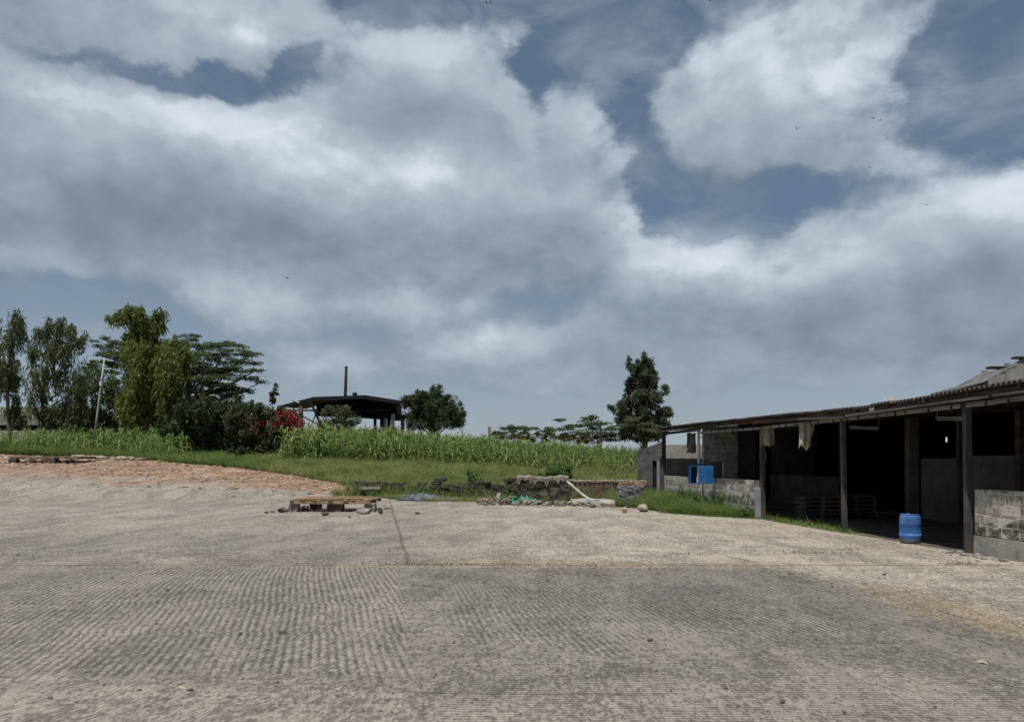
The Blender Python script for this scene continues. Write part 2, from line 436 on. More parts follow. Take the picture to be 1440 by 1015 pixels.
    wj = (noise(o, 1.3, 6, .7) - .5)
    j = line(y - 13.1 + wj * .14, .085) + line(tr - .50 + wj * .30, .045) * y.ss(12.9, 13.2) * y.ss(40, 34) + line(tr - .32 + wj * .10, .02) * y.ss(13.0, 12.7) * .25
    j = j + line(y - 5.78 + wj * .22 + x * .02, .022) * x.ss(-.9, -.6) * x.ss(1.4, .9) + line(tr + 9.2 + wj * .3, .04) + line(y - 25.2 + wj * .3, .06) * .8 + line(y - 9.55 + wj * .05, .012) * inA * .8 + line(y - 7.9 + wj * .04, .01) * inA * .8
    j = j + line(tr - 6.45 + wj * .35, .06) * .5
    cr = noise(o, .8, 6, .6, 1.0) - .5
    j = (j + line(cr, .0035) * .5).clamp()
    c = mix(j * .8 * noise(o, 5, 4, .7).ss(.25, .5), c, (.075, .066, .055))
    edgej = line(y - 13.0 + wj * .2, .22) * noise(o, 8, 6, .8).ss(.45, .62)
    c = mix(edgej * .6, c, (.27, .225, .16))
    g1 = noise(vscale(o, (1, .50, 1)), 12, 3, .6); g2 = noise(vscale(o, (1, .45, 1)), 4.0, 5, .65, .5); g3 = noise(vscale(o, (1, .5, 1)), 30, 2, .6); g4 = noise(vscale(o, (.8, .28, 1)), 1.4, 6, .65, .6)
    tex = g1.ss(.34, .66) * .30 + g2.ss(.34, .66) * .10 + g3.ss(.34, .66) * .36 + g4.ss(.36, .64) * .24
    c = mix(1.0, c, ramp(tex.ss(.22, .78), [(.64, .622, .595), (1.09, 1.06, 1.008), (1.47, 1.43, 1.36)]), 'MULTIPLY')
    c = mix((gr * -1.0).ss(-.1, .9) * .66, c, (.062, .057, .050))
    c = mix(gr.ss(.2, 1.0) * .40, c, (.27, .257, .236))
    pits = (noise(vscale(o, (1, .6, 1)), 24, 2, .5).ss(.64, .72) + noise(vscale(o, (1, .6, 1)), 9, 3, .6).ss(.68, .74)).clamp()
    c = mix(pits * .75, c, (.035, .031, .028))
    plug(b, 'Base Color', c); b.inputs['Roughness'].default_value = .92
    hgt = gr * .6 + fine * .7 + g1 * 1.3 - j * 1.2 + noise(o, 120, 2) * .2
    plug(b, 'Normal', bump(hgt, .75, .012))
    return m
m_yard = yard_material()
tt = np.concatenate([np.linspace(-.35, .5, 14), np.linspace(.5, 1, 50)[1:]])
xs = np.arange(-100, 100.01, .5); Vy = []
jag = np.interp(xs, xs, rng.normal(0, .10, len(xs)))
for tq in tt: Vy.append(np.stack([xs, tq * (edge(xs) + jag), np.zeros_like(xs)], -1))
Vy = np.concatenate(Vy); Vy[:, 2] = gz(Vy[:, 1], Vy[:, 0]) + .004
n = len(xs); i = (np.arange(len(tt) - 1)[:, None] * n + np.arange(n - 1)[None]).ravel()
tag(np_obj('yard', Vy, np.stack([i, i + 1, i + n + 1, i + n], 1), m_yard, smooth=True), kind='structure')

# ---------------------------------------------------------------- loose leaves, blades, chips (numpy)
def leaf_arrays(p, d, L, W, r=rng, curl=0.0):
    """diamond leaves: base p, direction d (unit), length L, width W"""
    N = len(p); k = r.normal(size=(N, 3)); s = np.cross(d, k); s /= np.linalg.norm(s, axis=1)[:, None] + 1e-9
    L = np.broadcast_to(L, N)[:, None]; W = np.broadcast_to(W, N)[:, None]
    mid = p + d * L * .45; tip = p + d * L; tip[:, 2] -= (L * curl)[:, 0]
    V = np.stack([p, mid + s * W / 2, tip, mid - s * W / 2], 1).reshape(-1, 3)
    return V, np.arange(N * 4).reshape(-1, 4)
def unit(v): return v / (np.linalg.norm(v, axis=1)[:, None] + 1e-9)
def rand_dirs(N, zb=0.0, r=rng):
    d = r.normal(size=(N, 3)); d[:, 2] += zb; return unit(d)
def blades(pts, h, wd, lean=.85, r=rng):
    N = len(pts); h = np.broadcast_to(h, N)
    a = r.uniform(0, 2 * np.pi, N); s = np.stack([np.cos(a), np.sin(a), np.zeros(N)], 1) * (wd / 2)
    le = r.normal(0, lean, (N, 2)) * h[:, None]
    tip = pts + np.concatenate([le, h[:, None]], 1)
    mid = pts + np.concatenate([le * .35, h[:, None] * .55], 1)
    V = np.stack([pts - s, pts + s, mid + s * .8, tip, mid - s * .8], 1).reshape(-1, 3)
    k = np.arange(N)[:, None] * 5
    return V, np.concatenate([k + np.array([[0, 1, 2, 4]]), k + np.array([[4, 2, 3, 3]])], 0)

m_grass = leaf_mat('grass_blades', [(.09, .148, .04), (.175, .24, .07), (.29, .325, .12), (.42, .37, .21)], .5, .6)
m_grass_g = leaf_mat('lush_grass_blades', [(.08, .14, .035), (.15, .22, .058), (.25, .30, .105)], .5, .6)
def patchy(x, y, s, seed=0):
    return (np.sin(x * s + seed) * np.sin(y * s * 1.3 + seed * 2.1) + np.sin(x * s * 2.3 + 1.7 + seed) * np.sin(y * s * 2.9 + seed) * .6 + np.sin(x * s * 5.1 + seed) * np.sin(y * s * 4.3 + 2) * .35) / 1.4
def fix_quads(Fq):
    """degenerate last corner: keep quads valid by splitting into tris"""
    a = Fq[Fq[:, 2] != Fq[:, 3]]; b = Fq[Fq[:, 2] == Fq[:, 3]]
    return np.concatenate([a[:, [0, 1, 2]], a[:, [0, 2, 3]], b[:, :3]])

# grass of the bank between the slab and the maize
def bank_points(N, x0, x1, y1, lo=0.0):
    x = rng.uniform(x0, x1, N); e = edge(x) + lo
    y = e + rng.uniform(0, 1, N) ** 1.25 * (y1 - e)
    return x, y
x, y = bank_points(190000, -16, 13, 58)
k = (patchy(x, y, .55) + rng.normal(0, .5, len(x)) > -.75) & ~((x > 6.9) & (y < 60)) & ~((y < 35.8) & (x > 2.2)) & ~((x > -.2) & (x < 2.5) & (y < 34.2))
low = (y < 37.6) & (x < 1) & (x > -6.5)
x, y = x[k], y[k]; low = low[k]
h = (.30 + .16 * patchy(x, y, .9, 3) + rng.gamma(2, .06, len(x))); h = np.where(low, h * .5, h)
pts = np.stack([x, y, gz(y, x) - .06], 1)
Vg, Fg = blades(pts, np.clip(h, .08, 1.0), .028)
tag(np_obj('grass', Vg, fix_quads(Fg), m_grass), kind='stuff')
x = rng.uniform(-8.2, 1.4, 9000); cl = np.round(x / .55) * .55 + rng.normal(0, .10, len(x)); y = 36.9 + .25 * np.sin(cl * 7) + rng.normal(0, .3, len(x)) - .04 * cl
Vg, Fg = blades(np.stack([cl, y, gz(y, x) - .02], 1), rng.gamma(4, .10, len(x)) * (.5 + .5 * np.abs(np.sin(cl * 2.3))), .03, .5)
tag(np_obj('grass', Vg, fix_quads(Fg), m_grass), kind='stuff')
x = rng.uniform(-.2, 6.0, 5200); cl = np.round(x / .7) * .7 + rng.normal(0, .09, len(x)); y = np.where(cl < 2.45, 33.05, np.where(cl < 4.1, 34.9, 30.85)) + rng.normal(0, .07, len(x))
Vg, Fg = blades(np.stack([cl, y, np.full(len(x), .0)], 1), rng.gamma(3, .055, len(x)), .022, .5)
tag(np_obj('grass', Vg, fix_quads(Fg), m_grass), kind='stuff')
# left: strip in front of the bushes, under the left trees
x = rng.uniform(-48, -14, 70000); e = edge(x); y = e + .2 + rng.uniform(0, 1, len(x)) ** 1.4 * 9
h = .26 + .14 * patchy(x, y, .7, 5) + rng.gamma(2, .07, len(x)) + np.where(x < -26, .25, 0)
Vg, Fg = blades(np.stack([x, y, gz(y, x) - .06], 1), np.clip(h, .1, 1.2), .034)
tag(np_obj('grass', Vg, fix_quads(Fg), m_grass_g), kind='stuff')
# beside the shed's low wall
x = rng.uniform(4.6, 8.2, 60000); y = rng.uniform(23.0, 35.5, len(x)); e = edge(x)
wallx = 7.75 + .1 * (24.4 - y)
k = (y > e - .1 + rng.normal(0, .12, len(x))) & (x < wallx - .18) & ~((x < 5.3) & (y > 30.6) & (y < 31.6))
x, y = x[k], y[k]
h = .24 + .14 * patchy(x, y, 1.3, 2) + rng.gamma(2, .06, len(x)); h *= np.clip((y - edge(x)) * 1.6 + .25, .25, 1.15) * np.interp(y, [24, 26.5, 29], [.45, .65, 1.0])
Vg, Fg = blades(np.stack([x, y, gz(y, x) - .06], 1), np.clip(h + .05, .1, .8), .022)
tag(np_obj('grass', Vg, fix_quads(Fg), m_grass_g), kind='stuff')
# thin grass along the shed front between the first posts, tufts in the joints
x = rng.uniform(0, 1, 5200); y = rng.uniform(19.0, 23.8, len(x)); x = 7.75 + .1 * (24.4 - y) - .25 + rng.gamma(1.5, .35, len(x)) * 1.0
Vg, Fg = blades(np.stack([x, y, np.full(len(x), .0)], 1)[::2], rng.gamma(3, .03, len(x[::2])), .014)
tag(np_obj('grass', Vg, fix_quads(Fg), m_grass_g), kind='stuff')
tx = []; 
for cx, cy, s, nn in [(-1.55, 13.1, .5, 260), (-.4, 13.12, .5, 200), (-2.3, 15.6, .12, 60), (.9, 17.5, .3, 90), (5.7, 14.8, .3, 110), (6.6, 15.4, .2, 80), (3.2, 14.6, .25, 60), (-6, 24.9, .8, 90), (7.6, 13.2, .25, 110), (4.6, 17.2, .3, 80)]:
    tx.append(np.stack([rng.normal(cx, s, nn), rng.normal(cy, .05, nn), np.zeros(nn)], 1))
tx = np.concatenate(tx)
Vg, Fg = blades(tx, rng.gamma(2.5, .016, len(tx)), .009, .8)
tag(np_obj('dry_weeds', Vg, fix_quads(Fg), leaf_mat('dry_weed', [(.16, .12, .06), (.11, .11, .04), (.24, .19, .10)])), kind='stuff')

# grit and straw bits on the slab
def chips(pts, L, W, T, r=rng):
    """small irregular slabs lying about"""
    N = len(pts); a = r.uniform(0, 6.28, N); c, s = np.cos(a), np.sin(a)
    L = np.broadcast_to(L, N); W = np.broadcast_to(W, N); T = np.broadcast_to(T, N)
    cor = np.array([[-1, -1], [1, -1], [1, 1], [-1, 1]])[None] * .5 * (1 + r.uniform(-.35, .35, (N, 4, 2)))
    lx = cor[:, :, 0] * L[:, None]; ly = cor[:, :, 1] * W[:, None]
    X = lx * c[:, None] - ly * s[:, None]; Y = lx * s[:, None] + ly * c[:, None]
    tilt = r.normal(0, .18, (N, 2)); tz = X * tilt[:, :1] + Y * tilt[:, 1:]
    bot = np.stack([X, Y, tz * .5 - .004], -1); top = np.stack([X * .8, Y * .8, tz + T[:, None]], -1)
    V = (np.concatenate([bot, top], 1) + pts[:, None]).reshape(-1, 3)
    f = np.array([[4, 5, 6, 7], [0, 1, 5, 4], [1, 2, 6, 5], [2, 3, 7, 6], [3, 0, 4, 7]])
    return V, (np.arange(N)[:, None, None] * 8 + f[None]).reshape(-1, 4)
m_grit = mat('grit', [(.035, .031, .028), (.06, .054, .047), (.13, .12, .105), (.34, .325, .30)], 9, 3, .9, 0, isl=.8)
N = 3000; y = 4.6 + rng.gamma(1.6, 4.5, N); x = rng.uniform(-1, 1, N) * (y * .72 + 1)
k = (y < 30) & (x < 7.6 + .1 * (24.4 - y)); x, y = x[k], y[k]
sz = rng.gamma(1.1, .0042, len(x)) + .003
V, Fc = chips(np.stack([x, y, np.full(len(x), .006)], 1), sz * 1.5, sz, sz * .6)
tag(np_obj('grit', V, Fc, m_grit), kind='stuff')
m_straw = mat('straw', [(.15, .105, .06), (.25, .19, .115), (.34, .28, .19)], 9, 3, .9, 0, isl=.8)
sp = []
for cx, cy, sx, sy, nn in [(.4, 13.4, 1.2, .3, 500), (5.05, 9.4, .4, 1.0, 700), (5.2, 8.0, .3, .6, 350), (3.6, 12.9, 1.3, .3, 200), (6.6, 15, 1.2, 2.0, 300), (-1.0, 13.08, 1.2, .04, 200), (2.5, 18, 3.5, 3, 300)]:
    sp.append(np.stack([rng.normal(cx, sx, nn), rng.normal(cy, sy, nn), np.full(nn, .006)], 1))
sp = np.concatenate(sp); sp = sp[sp[:, 0] < 7.5 + .1 * (24.4 - sp[:, 1])]
V, Fc = chips(sp, rng.uniform(.012, .045, len(sp)), .006, .003)
tag(np_obj('straw_litter', V, Fc, m_straw), kind='stuff')
# broken bark and brick scraps over the red area
m_scrap = mat('brick_and_bark_scraps', [(.030, .024, .020), (.11, .075, .05), (.26, .145, .085), (.33, .235, .155), (.34, .30, .25)], 6, 4, .9, .2, isl=.8)
N = 14000; x = rng.uniform(-44, -5, N); e = edge(x)
y = e - rng.gamma(1.3, 3.2, N); k = (y + .235 * x > 35.4 - np.abs(rng.normal(0, 1.2, N))) & (patchy(x * .5, y, .8, 1) + patchy(x * .2, y, 1.9, 4) * .8 + rng.normal(0, .35, N) > .1)
x, y = x[k], y[k]; L = rng.gamma(1.6, .065, len(x)) + .03
V, Fc = chips(np.stack([x, y, gz(y, x) + .006], 1), L, L * rng.uniform(.25, .6, len(x)), rng.gamma(1.4, .009, len(x)) + .005)
tag(np_obj('bark_and_brick_litter', V, Fc, m_scrap), kind='stuff')
# ================================================================ TREES AND PLANTS
m_bark = mat('grey_bark', [(.05, .04, .032), (.12, .10, .08), (.19, .165, .135)], 3, 8, .95, .6, 14, (1, 1, .35))
m_pepper = leaf_mat('pepper_leaves', [(.072, .112, .028), (.145, .187, .047), (.255, .28, .082)], .5)
m_gum = leaf_mat('gum_leaves', [(.045, .068, .032), (.10, .13, .055), (.19, .21, .09)], .45)
m_acacia = leaf_mat('acacia_leaves', [(.045, .075, .030), (.085, .125, .046), (.14, .175, .07)], .42)
m_dark = leaf_mat('dark_leaves', [(.018, .034, .016), (.038, .064, .024), (.070, .098, .036)], .32)
m_olive = leaf_mat('grey_green_leaves', [(.05, .07, .036), (.095, .12, .058), (.15, .17, .09)], .4)
m_bough = leaf_mat('bougainvillea_leaves', [(.030, .050, .022), (.065, .095, .038), (.13, .10, .065)], .35)
m_flower = leaf_mat('red_bracts', [(.13, .014, .02), (.25, .028, .038), (.34, .06, .07)], .35)
m_weed = leaf_mat('weed_leaves', [(.05, .10, .03), (.09, .16, .045), (.14, .21, .07)], .4)

def ball(N, r=rng, shell=0.0):
    d = unit(r.normal(size=(N, 3))); return d * (r.uniform(shell, 1, N) ** (1 / 3))[:, None]
def limb(mb, a, b, r0, r1, sag=0.0, n=6, seg=5):
    a, b = Vector(a), Vector(b); L = (b - a).length; pts = []
    j = Vector((random.uniform(-1, 1), random.uniform(-1, 1), 0)) * L * .06
    for i in range(seg + 1):
        f = i / seg; p = a.lerp(b, f) + j * math.sin(f * math.pi) + Vector((0, 0, sag * L * math.sin(f * math.pi)))
        pts.append(p)
    mb.tube(pts, [r0 + (r1 - r0) * i / seg for i in range(seg + 1)], n)

def tree(name, label, base, trunk_top, rad, blobs, Y, kind, lm, cat='tree', nl=9000, leaf=(.3, .07), group=None, trunk_mat=None, forks=True):
    """base/trunk_top and blobs are given as photo pixels at the tree's own distance Y; blob = (u, v, ru, rv, depth offset)"""
    b = P(base[0], base[1], Y); b.z = gzf(Y, b.x) - .05
    top = P(trunk_top[0], trunk_top[1], Y); root = empty(name, b, label, cat, group)
    mb = MB(); limb(mb, b, top, rad, rad * .5, seg=7, n=8)
    tot = sum(B[2] * B[3] for B in blobs); Vs, Fs, off = [], [], 0
    for B in blobs:
        u, v, ru, rv = B[:4]; dy = B[4] if len(B) > 4 else random.uniform(-.6, .6) * ru * Y / F
        c = P(u, v, Y); c.y += dy; rx, rz = ru * Y / F, rv * Y / F; ry = rx * .85
        f = random.uniform(.45, .98); st = b.lerp(top, f) if (c.z > b.z + (top.z - b.z) * .6) else b.lerp(top, min(.9, max(.15, (c.z - b.z) / max(.1, top.z - b.z) * .8)))
        limb(mb, st, c, rad * (.45 if len(blobs) < 60 else .22), rad * .12, sag=.05 if kind != 'plate' else -.04)
        N = max(60, int(nl * ru * rv / tot)); C = np.array(c)
        if kind == 'weep':
            ns = max(8, N // 16); nb_ = max(5, ns // 15); s0 = ball(nb_)[rng.integers(0, nb_, ns)] * np.array([rx, ry, rz]) + rng.normal(0, .17, (ns, 3)); s0[:, 2] = s0[:, 2] * .75 + rz * .25
            Ls = rng.uniform(.35, 1.0, ns) * min(2.4, rz * 1.5); nleaf = 16
            t = rng.uniform(0, 1, (ns, nleaf)); sway = rng.normal(0, .16, (ns, 1, 2)) * t[:, :, None]
            p = np.repeat(s0[:, None], nleaf, 1); p[:, :, :2] += sway * Ls[:, None, None] + rng.normal(0, .07, (ns, nleaf, 2)); p[:, :, 2] -= t * Ls[:, None]
            p = p.reshape(-1, 3) + C; d = unit(np.stack([rng.normal(0, .45, len(p)), rng.normal(0, .45, len(p)), -np.abs(rng.normal(.9, .35, len(p)))], 1))
        elif kind == 'plate':
            nk = max(4, int(7 + rx * 3)); kc = ball(nk) * np.array([rx, ry, rz]); idx = rng.integers(0, nk, N)
            kr = max(.35, rx * .30)
            p = kc[idx] + ball(N) * np.array([kr, kr, max(.10, rz * .28)]); p += C
            for q in kc[:9]: limb(mb, C, C + q, rad * .12, rad * .03, n=4, seg=3)
            d = rand_dirs(N) * np.array([1, 1, .35]); d = unit(d)
        else:
            nk = max(6, int(rx * rz * 11)); kc = ball(nk, shell=.25) * np.array([rx, ry, rz]); idx = rng.integers(0, nk, N)
            kr = .46 * min(rx, rz) * rng.uniform(.55, 1.1, nk)[idx]
            p = kc[idx] + ball(N) * kr[:, None]; nf = N // 6; p[:nf] = ball(nf) * np.array([rx, ry, rz]) * .92; p += C
            for q in kc[:8]: limb(mb, C, C + q, rad * .10, rad * .03, n=4, seg=3)
            d = rand_dirs(N, .35 if kind == 'up' else 0.0)
        p[:, 2] = np.maximum(p[:, 2], gz(p[:, 1], p[:, 0]) + .03)
        V, Fq = leaf_arrays(p, d, leaf[0] * rng.uniform(.6, 1.3, len(p)), leaf[1] * rng.uniform(.7, 1.3, len(p)), curl=.15)
        Vs.append(V); Fs.append(Fq + off); off += len(V)
    mb.build('trunk', trunk_mat or m_bark, root, smooth=True)
    np_obj('crown', np.concatenate(Vs), np.concatenate(Fs), lm, root)
    return root

# far left, drooping gum-like trees in front of the stone wall
tree('drooping_tree', 'tall dark drooping tree cut off by the left edge of the photo', (18, 612), (20, 455), .16,
     [(8, 455, 22, 30), (28, 470, 16, 34), (14, 505, 24, 40), (30, 530, 15, 34), (4, 545, 20, 40), (18, 575, 18, 22), (-25, 470, 24, 40), (-30, 530, 26, 44)], 64, 'weep', m_gum, nl=9500, leaf=(.34, .08))
tree('drooping_tree', 'slender drooping tree with pale leaning trunks left of the white pole', (66, 622), (80, 470), .17,
     [(88, 455, 17, 16), (70, 468, 16, 26), (104, 480, 14, 22), (112, 474, 10, 14), (80, 510, 24, 36), (60, 545, 18, 36), (95, 555, 20, 34), (45, 500, 8, 30), (75, 585, 24, 20), (112, 540, 10, 30)], 62, 'weep', m_gum, nl=10500, leaf=(.34, .08))
tree('pepper_tree', 'big yellow green weeping pepper tree with long hanging twigs', (214, 640), (210, 480), .24,
     [(200, 437, 15, 14), (174, 446, 12, 12), (222, 440, 12, 18), (208, 465, 24, 24), (184, 480, 16, 20), (238, 495, 26, 30), (205, 510, 34, 34), (243, 535, 24, 42), (186, 540, 24, 34), (215, 565, 42, 34), (178, 565, 16, 30), (250, 585, 18, 26), (222, 590, 36, 24), (226, 520, 30, 40)], 61, 'weep', m_pepper, nl=42000, leaf=(.36, .09))
tree('acacia_tree', 'large flat topped acacia spreading behind the pepper tree', (262, 620), (268, 520), .28,
     [(262, 474, 20, 5), (250, 484, 32, 7), (160, 487, 26, 5), (146, 496, 18, 4), (178, 500, 40, 8), (298, 488, 30, 6), (322, 487, 30, 5), (345, 496, 22, 4), (312, 500, 46, 7), (336, 510, 32, 5), (360, 520, 12, 3), (285, 518, 44, 10), (330, 524, 36, 6), (345, 533, 28, 4), (366, 536, 9, 2.5), (310, 538, 38, 8), (340, 548, 24, 4), (326, 556, 22, 4), (290, 548, 40, 12), (250, 540, 44, 16), (150, 515, 30, 10), (285, 568, 40, 12), (146, 475, 8, 3), (240, 570, 44, 14), (165, 545, 30, 14), (265, 510, 40, 14)], 70, 'plate', m_acacia, nl=46000, leaf=(.24, .07))
tree('bushy_tree', 'low rounded green tree between the slender drooping tree and white pole', (128, 630), (130, 560), .12,
     [(122, 530, 20, 22), (142, 545, 22, 26), (110, 560, 18, 22), (150, 575, 24, 24), (125, 590, 28, 20)], 68, 'clump', m_acacia, nl=8000, leaf=(.3, .10))
# dark shrubs and the bougainvillea
tree('dark_shrub', 'dense dark green shrub at the foot of the pepper tree', (285, 640), (285, 600), .10,
     [(290, 588, 36, 24), (262, 602, 28, 24), (320, 592, 30, 26), (288, 618, 40, 22), (245, 614, 16, 18), (330, 575, 18, 18), (270, 585, 20, 18), (292, 634, 26, 12), (318, 614, 24, 18)], 57, 'clump', m_dark, cat='shrub', nl=26000, leaf=(.22, .11))
bg = tree('bougainvillea', 'sprawling bougainvillea bush with red flowers on its right side', (375, 632), (372, 600), .08,
     [(350, 602, 28, 24), (378, 596, 28, 24), (402, 600, 20, 22), (360, 620, 28, 14), (395, 618, 26, 14), (335, 590, 18, 18), (374, 578, 14, 10), (384, 562, 3, 16), (388, 548, 2, 10), (365, 574, 4, 8), (395, 580, 10, 9), (408, 588, 12, 10), (345, 614, 24, 16), (380, 624, 34, 9), (353, 570, 3, 8), (350, 632, 34, 8), (392, 632, 28, 7)], 54, 'clump', m_bough, cat='shrub', nl=26000, leaf=(.2, .10))
fv, ff, fo = [], [], 0
for u, v, ru, rv, nn in [(400, 588, 15, 12, 360), (414, 598, 9, 14, 850), (394, 604, 16, 12, 80), (408, 612, 10, 10, 260), (352, 598, 22, 14, 30), (374, 604, 18, 14, 40)]:
    c = np.array(P(u, v, 52.9)); nk = 9; kc = ball(nk) * np.array([ru, ru, rv]) * 53.6 / F; ix = rng.integers(0, nk, nn)
    p = c + kc[ix] + ball(nn) * .30; V, Fq = leaf_arrays(p, rand_dirs(nn), .16, .12); fv.append(V); ff.append(Fq + fo); fo += len(V)
np_obj('flowers', np.concatenate(fv), np.concatenate(ff), m_flower, bg)
for lab, bl, YY, mm in (('dark background bush behind the foot of the white pole', [(105, 608, 26, 18), (140, 605, 26, 22), (165, 612, 24, 18)], 69, m_dark),
        ('grey green background thicket between the pepper tree and the acacia trunk', [(205, 612, 26, 18), (240, 608, 24, 22), (262, 616, 22, 16)], 67, m_acacia),
        ('background thicket behind the bougainvillea and dark shrub', [(305, 610, 26, 16), (340, 606, 26, 18), (372, 612, 26, 14), (402, 615, 22, 12)], 66, m_acacia)):
    tree('thicket', lab, (bl[1][0], 630), (bl[1][0], bl[1][1]), .06, bl, YY, 'clump', mm, cat='bush', nl=7000, leaf=(.3, .12))
# around the open shed
tree('grey_bush', 'rounded grey green bush under the front of the black roofed shed', (474, 606), (474, 590), .07,
     [(474, 582, 20, 14), (488, 590, 18, 14), (458, 594, 16, 12), (474, 600, 26, 10)], 66, 'clump', m_olive, cat='bush', nl=6000, leaf=(.22, .08))
tree('acacia_tree', 'dense dark acacia at the right end of the black roofed shed', (606, 612), (606, 580), .16,
     [(614, 550, 9, 10), (596, 556, 20, 6), (632, 560, 18, 6), (646, 578, 9, 5), (600, 562, 30, 9), (580, 566, 22, 8), (612, 575, 38, 12), (632, 578, 22, 8), (590, 590, 32, 14), (620, 594, 34, 12), (640, 570, 12, 5), (568, 562, 8, 5), (644, 590, 9, 8), (604, 586, 34, 14), (600, 566, 24, 12), (626, 572, 20, 12), (566, 570, 10, 4), (572, 582, 14, 5), (648, 584, 8, 4)], 72, 'clump', leaf_mat('fine_acacia_leaves', [(.026, .048, .022), (.055, .085, .036), (.10, .135, .06)], .4), nl=30000, leaf=(.30, .06))
tree('acacia_tree', 'small flat acacia far behind the maize, leftmost of three', (726, 622), (724, 606), .07,
     [(716, 601, 18, 3), (742, 602, 18, 3), (724, 608, 18, 4), (725, 616, 10, 5)], 86, 'plate', m_acacia, nl=3000, leaf=(.26, .09))
tree('acacia_tree', 'sparse flat acacia with bare branch tips, middle of three beyond the maize', (795, 622), (795, 606), .08,
     [(780, 603, 24, 3), (806, 600, 18, 3), (788, 590, 9, 3), (770, 610, 16, 3), (812, 610, 20, 3), (795, 615, 26, 4)], 88, 'plate', m_acacia, nl=3800, leaf=(.26, .085))
tree('acacia_tree', 'wide flat acacia just left of the tall dark tree', (845, 624), (838, 600), .10,
     [(826, 586, 14, 4), (838, 594, 24, 4), (820, 598, 20, 3), (856, 602, 24, 4), (836, 608, 30, 5), (862, 612, 22, 4), (880, 606, 14, 4), (845, 618, 30, 5)], 84, 'plate', m_acacia, nl=6500, leaf=(.26, .085))
r_ = random.Random(3); tall_blobs = [(907, 505, 6, 8), (884, 512, 5, 9), (915, 512, 7, 9), (868, 576, 10, 6), (860, 572, 6, 3), (934, 548, 6, 7), (936, 578, 7, 6)]
for k in range(100):
    v = r_.uniform(512, 616); hw = np.interp(v, [500, 515, 530, 550, 570, 588, 606], [3, 11, 18, 26, 33, 34, 28]); uu = 905 + r_.uniform(-1, 1) * hw - 1
    tall_blobs.append((uu, v, r_.uniform(4, 8), r_.uniform(6, 11), r_.uniform(-1, 1) * hw * 78 / F * .8))
m_tall = leaf_mat('tall_tree_leaves', [(.036, .056, .036), (.078, .105, .060), (.15, .178, .105)], .35)
tree('tall_tree', 'tall dense dark tree rising behind the shed end', (903, 625), (906, 530), .30,
     tall_blobs, 78, 'up', m_tall, nl=34000, leaf=(.36, .09))
tree('acacia_tree', 'bright feathery acacia low before the tall dark tree', (902, 650), (902, 610), .07,
     [(884, 600, 14, 4), (912, 598, 16, 4), (898, 606, 24, 5), (920, 608, 14, 4), (902, 616, 22, 5), (888, 590, 9, 3)], 48, 'plate', m_olive, nl=5500, leaf=(.16, .06))
tree('low_bush', 'low dark green bush behind the broken stone wall', (785, 668), (785, 660), .04,
     [(778, 662, 13, 8), (795, 661, 13, 9), (786, 668, 18, 7), (768, 668, 9, 5)], 37, 'clump', m_weed, cat='bush', nl=3400, leaf=(.12, .04))
tree('hedge_bush', 'long brown green bush along the back of the maize', (745, 622), (745, 614), .05,
     [(720, 612, 22, 5), (750, 613, 22, 6), (785, 616, 24, 6), (815, 618, 22, 6), (700, 612, 14, 5)], 68, 'clump', leaf_mat('dry_bush_leaves', [(.04, .04, .018), (.08, .07, .03), (.11, .09, .045)]), cat='bush', nl=6000, leaf=(.2, .07))
tree('hedge_bush', 'purple tinged bush at the back edge of the maize before black shed', (500, 612), (500, 604), .05,
     [(492, 606, 12, 6), (512, 606, 16, 6), (538, 604, 16, 5), (556, 604, 14, 5)], 63, 'clump', m_bough, cat='bush', nl=2600, leaf=(.18, .07))

def weed(label, u, v, Y, hgt, spread, n, leaf=(.09, .06), lm=None):
    b = P(u, v, Y); b.z = max(0, gzf(Y, b.x) - .03); root = empty('leafy_weed', b, label, 'weed'); mb = MB(); ps = []
    for k in range(n):
        a = random.uniform(0, 6.28); r = spread * random.uniform(.1, 1); hh = hgt * random.uniform(.5, 1)
        t = b + Vector((math.cos(a) * r, math.sin(a) * r, hh)); limb(mb, b + (t - b) * .02, t, .012, .004, n=4, seg=4)
        for q in range(26): ps.append(b.lerp(t, random.uniform(.25, 1)) + Vector([random.gauss(0, .05) for _ in range(3)]))
    mb.build('stem', m_weed, root); ps = np.array([tuple(q) for q in ps]); ps[:, 2] = np.maximum(ps[:, 2], .03)
    V, Fq = leaf_arrays(ps, rand_dirs(len(ps), .2), leaf[0], leaf[1], curl=.2); np_obj('foliage', V, Fq, lm or m_weed, root)
weed('tall leafy weed growing against the far end of the low block wall', 962, 702, 29.6, 1.05, .55, 15)
weed('dark leafy weed under the blue metal box', 984, 706, 28.4, .55, .5, 12, lm=m_dark)
weed('pale flowering weed in the grass right of the blue box', 1009, 712, 26.6, .75, .35, 10)
weed('broad leafy weed climbing the low rubble wall', 668, 690, 37.2, 1.3, .55, 16, (.13, .10))
weed('small leafy weed left of the weed on the rubble wall', 640, 690, 37.4, .6, .5, 12, (.12, .09))
weed('small weed at the corner of the low block wall by the first post', 1048, 726, 24.6, .4, .3, 8)

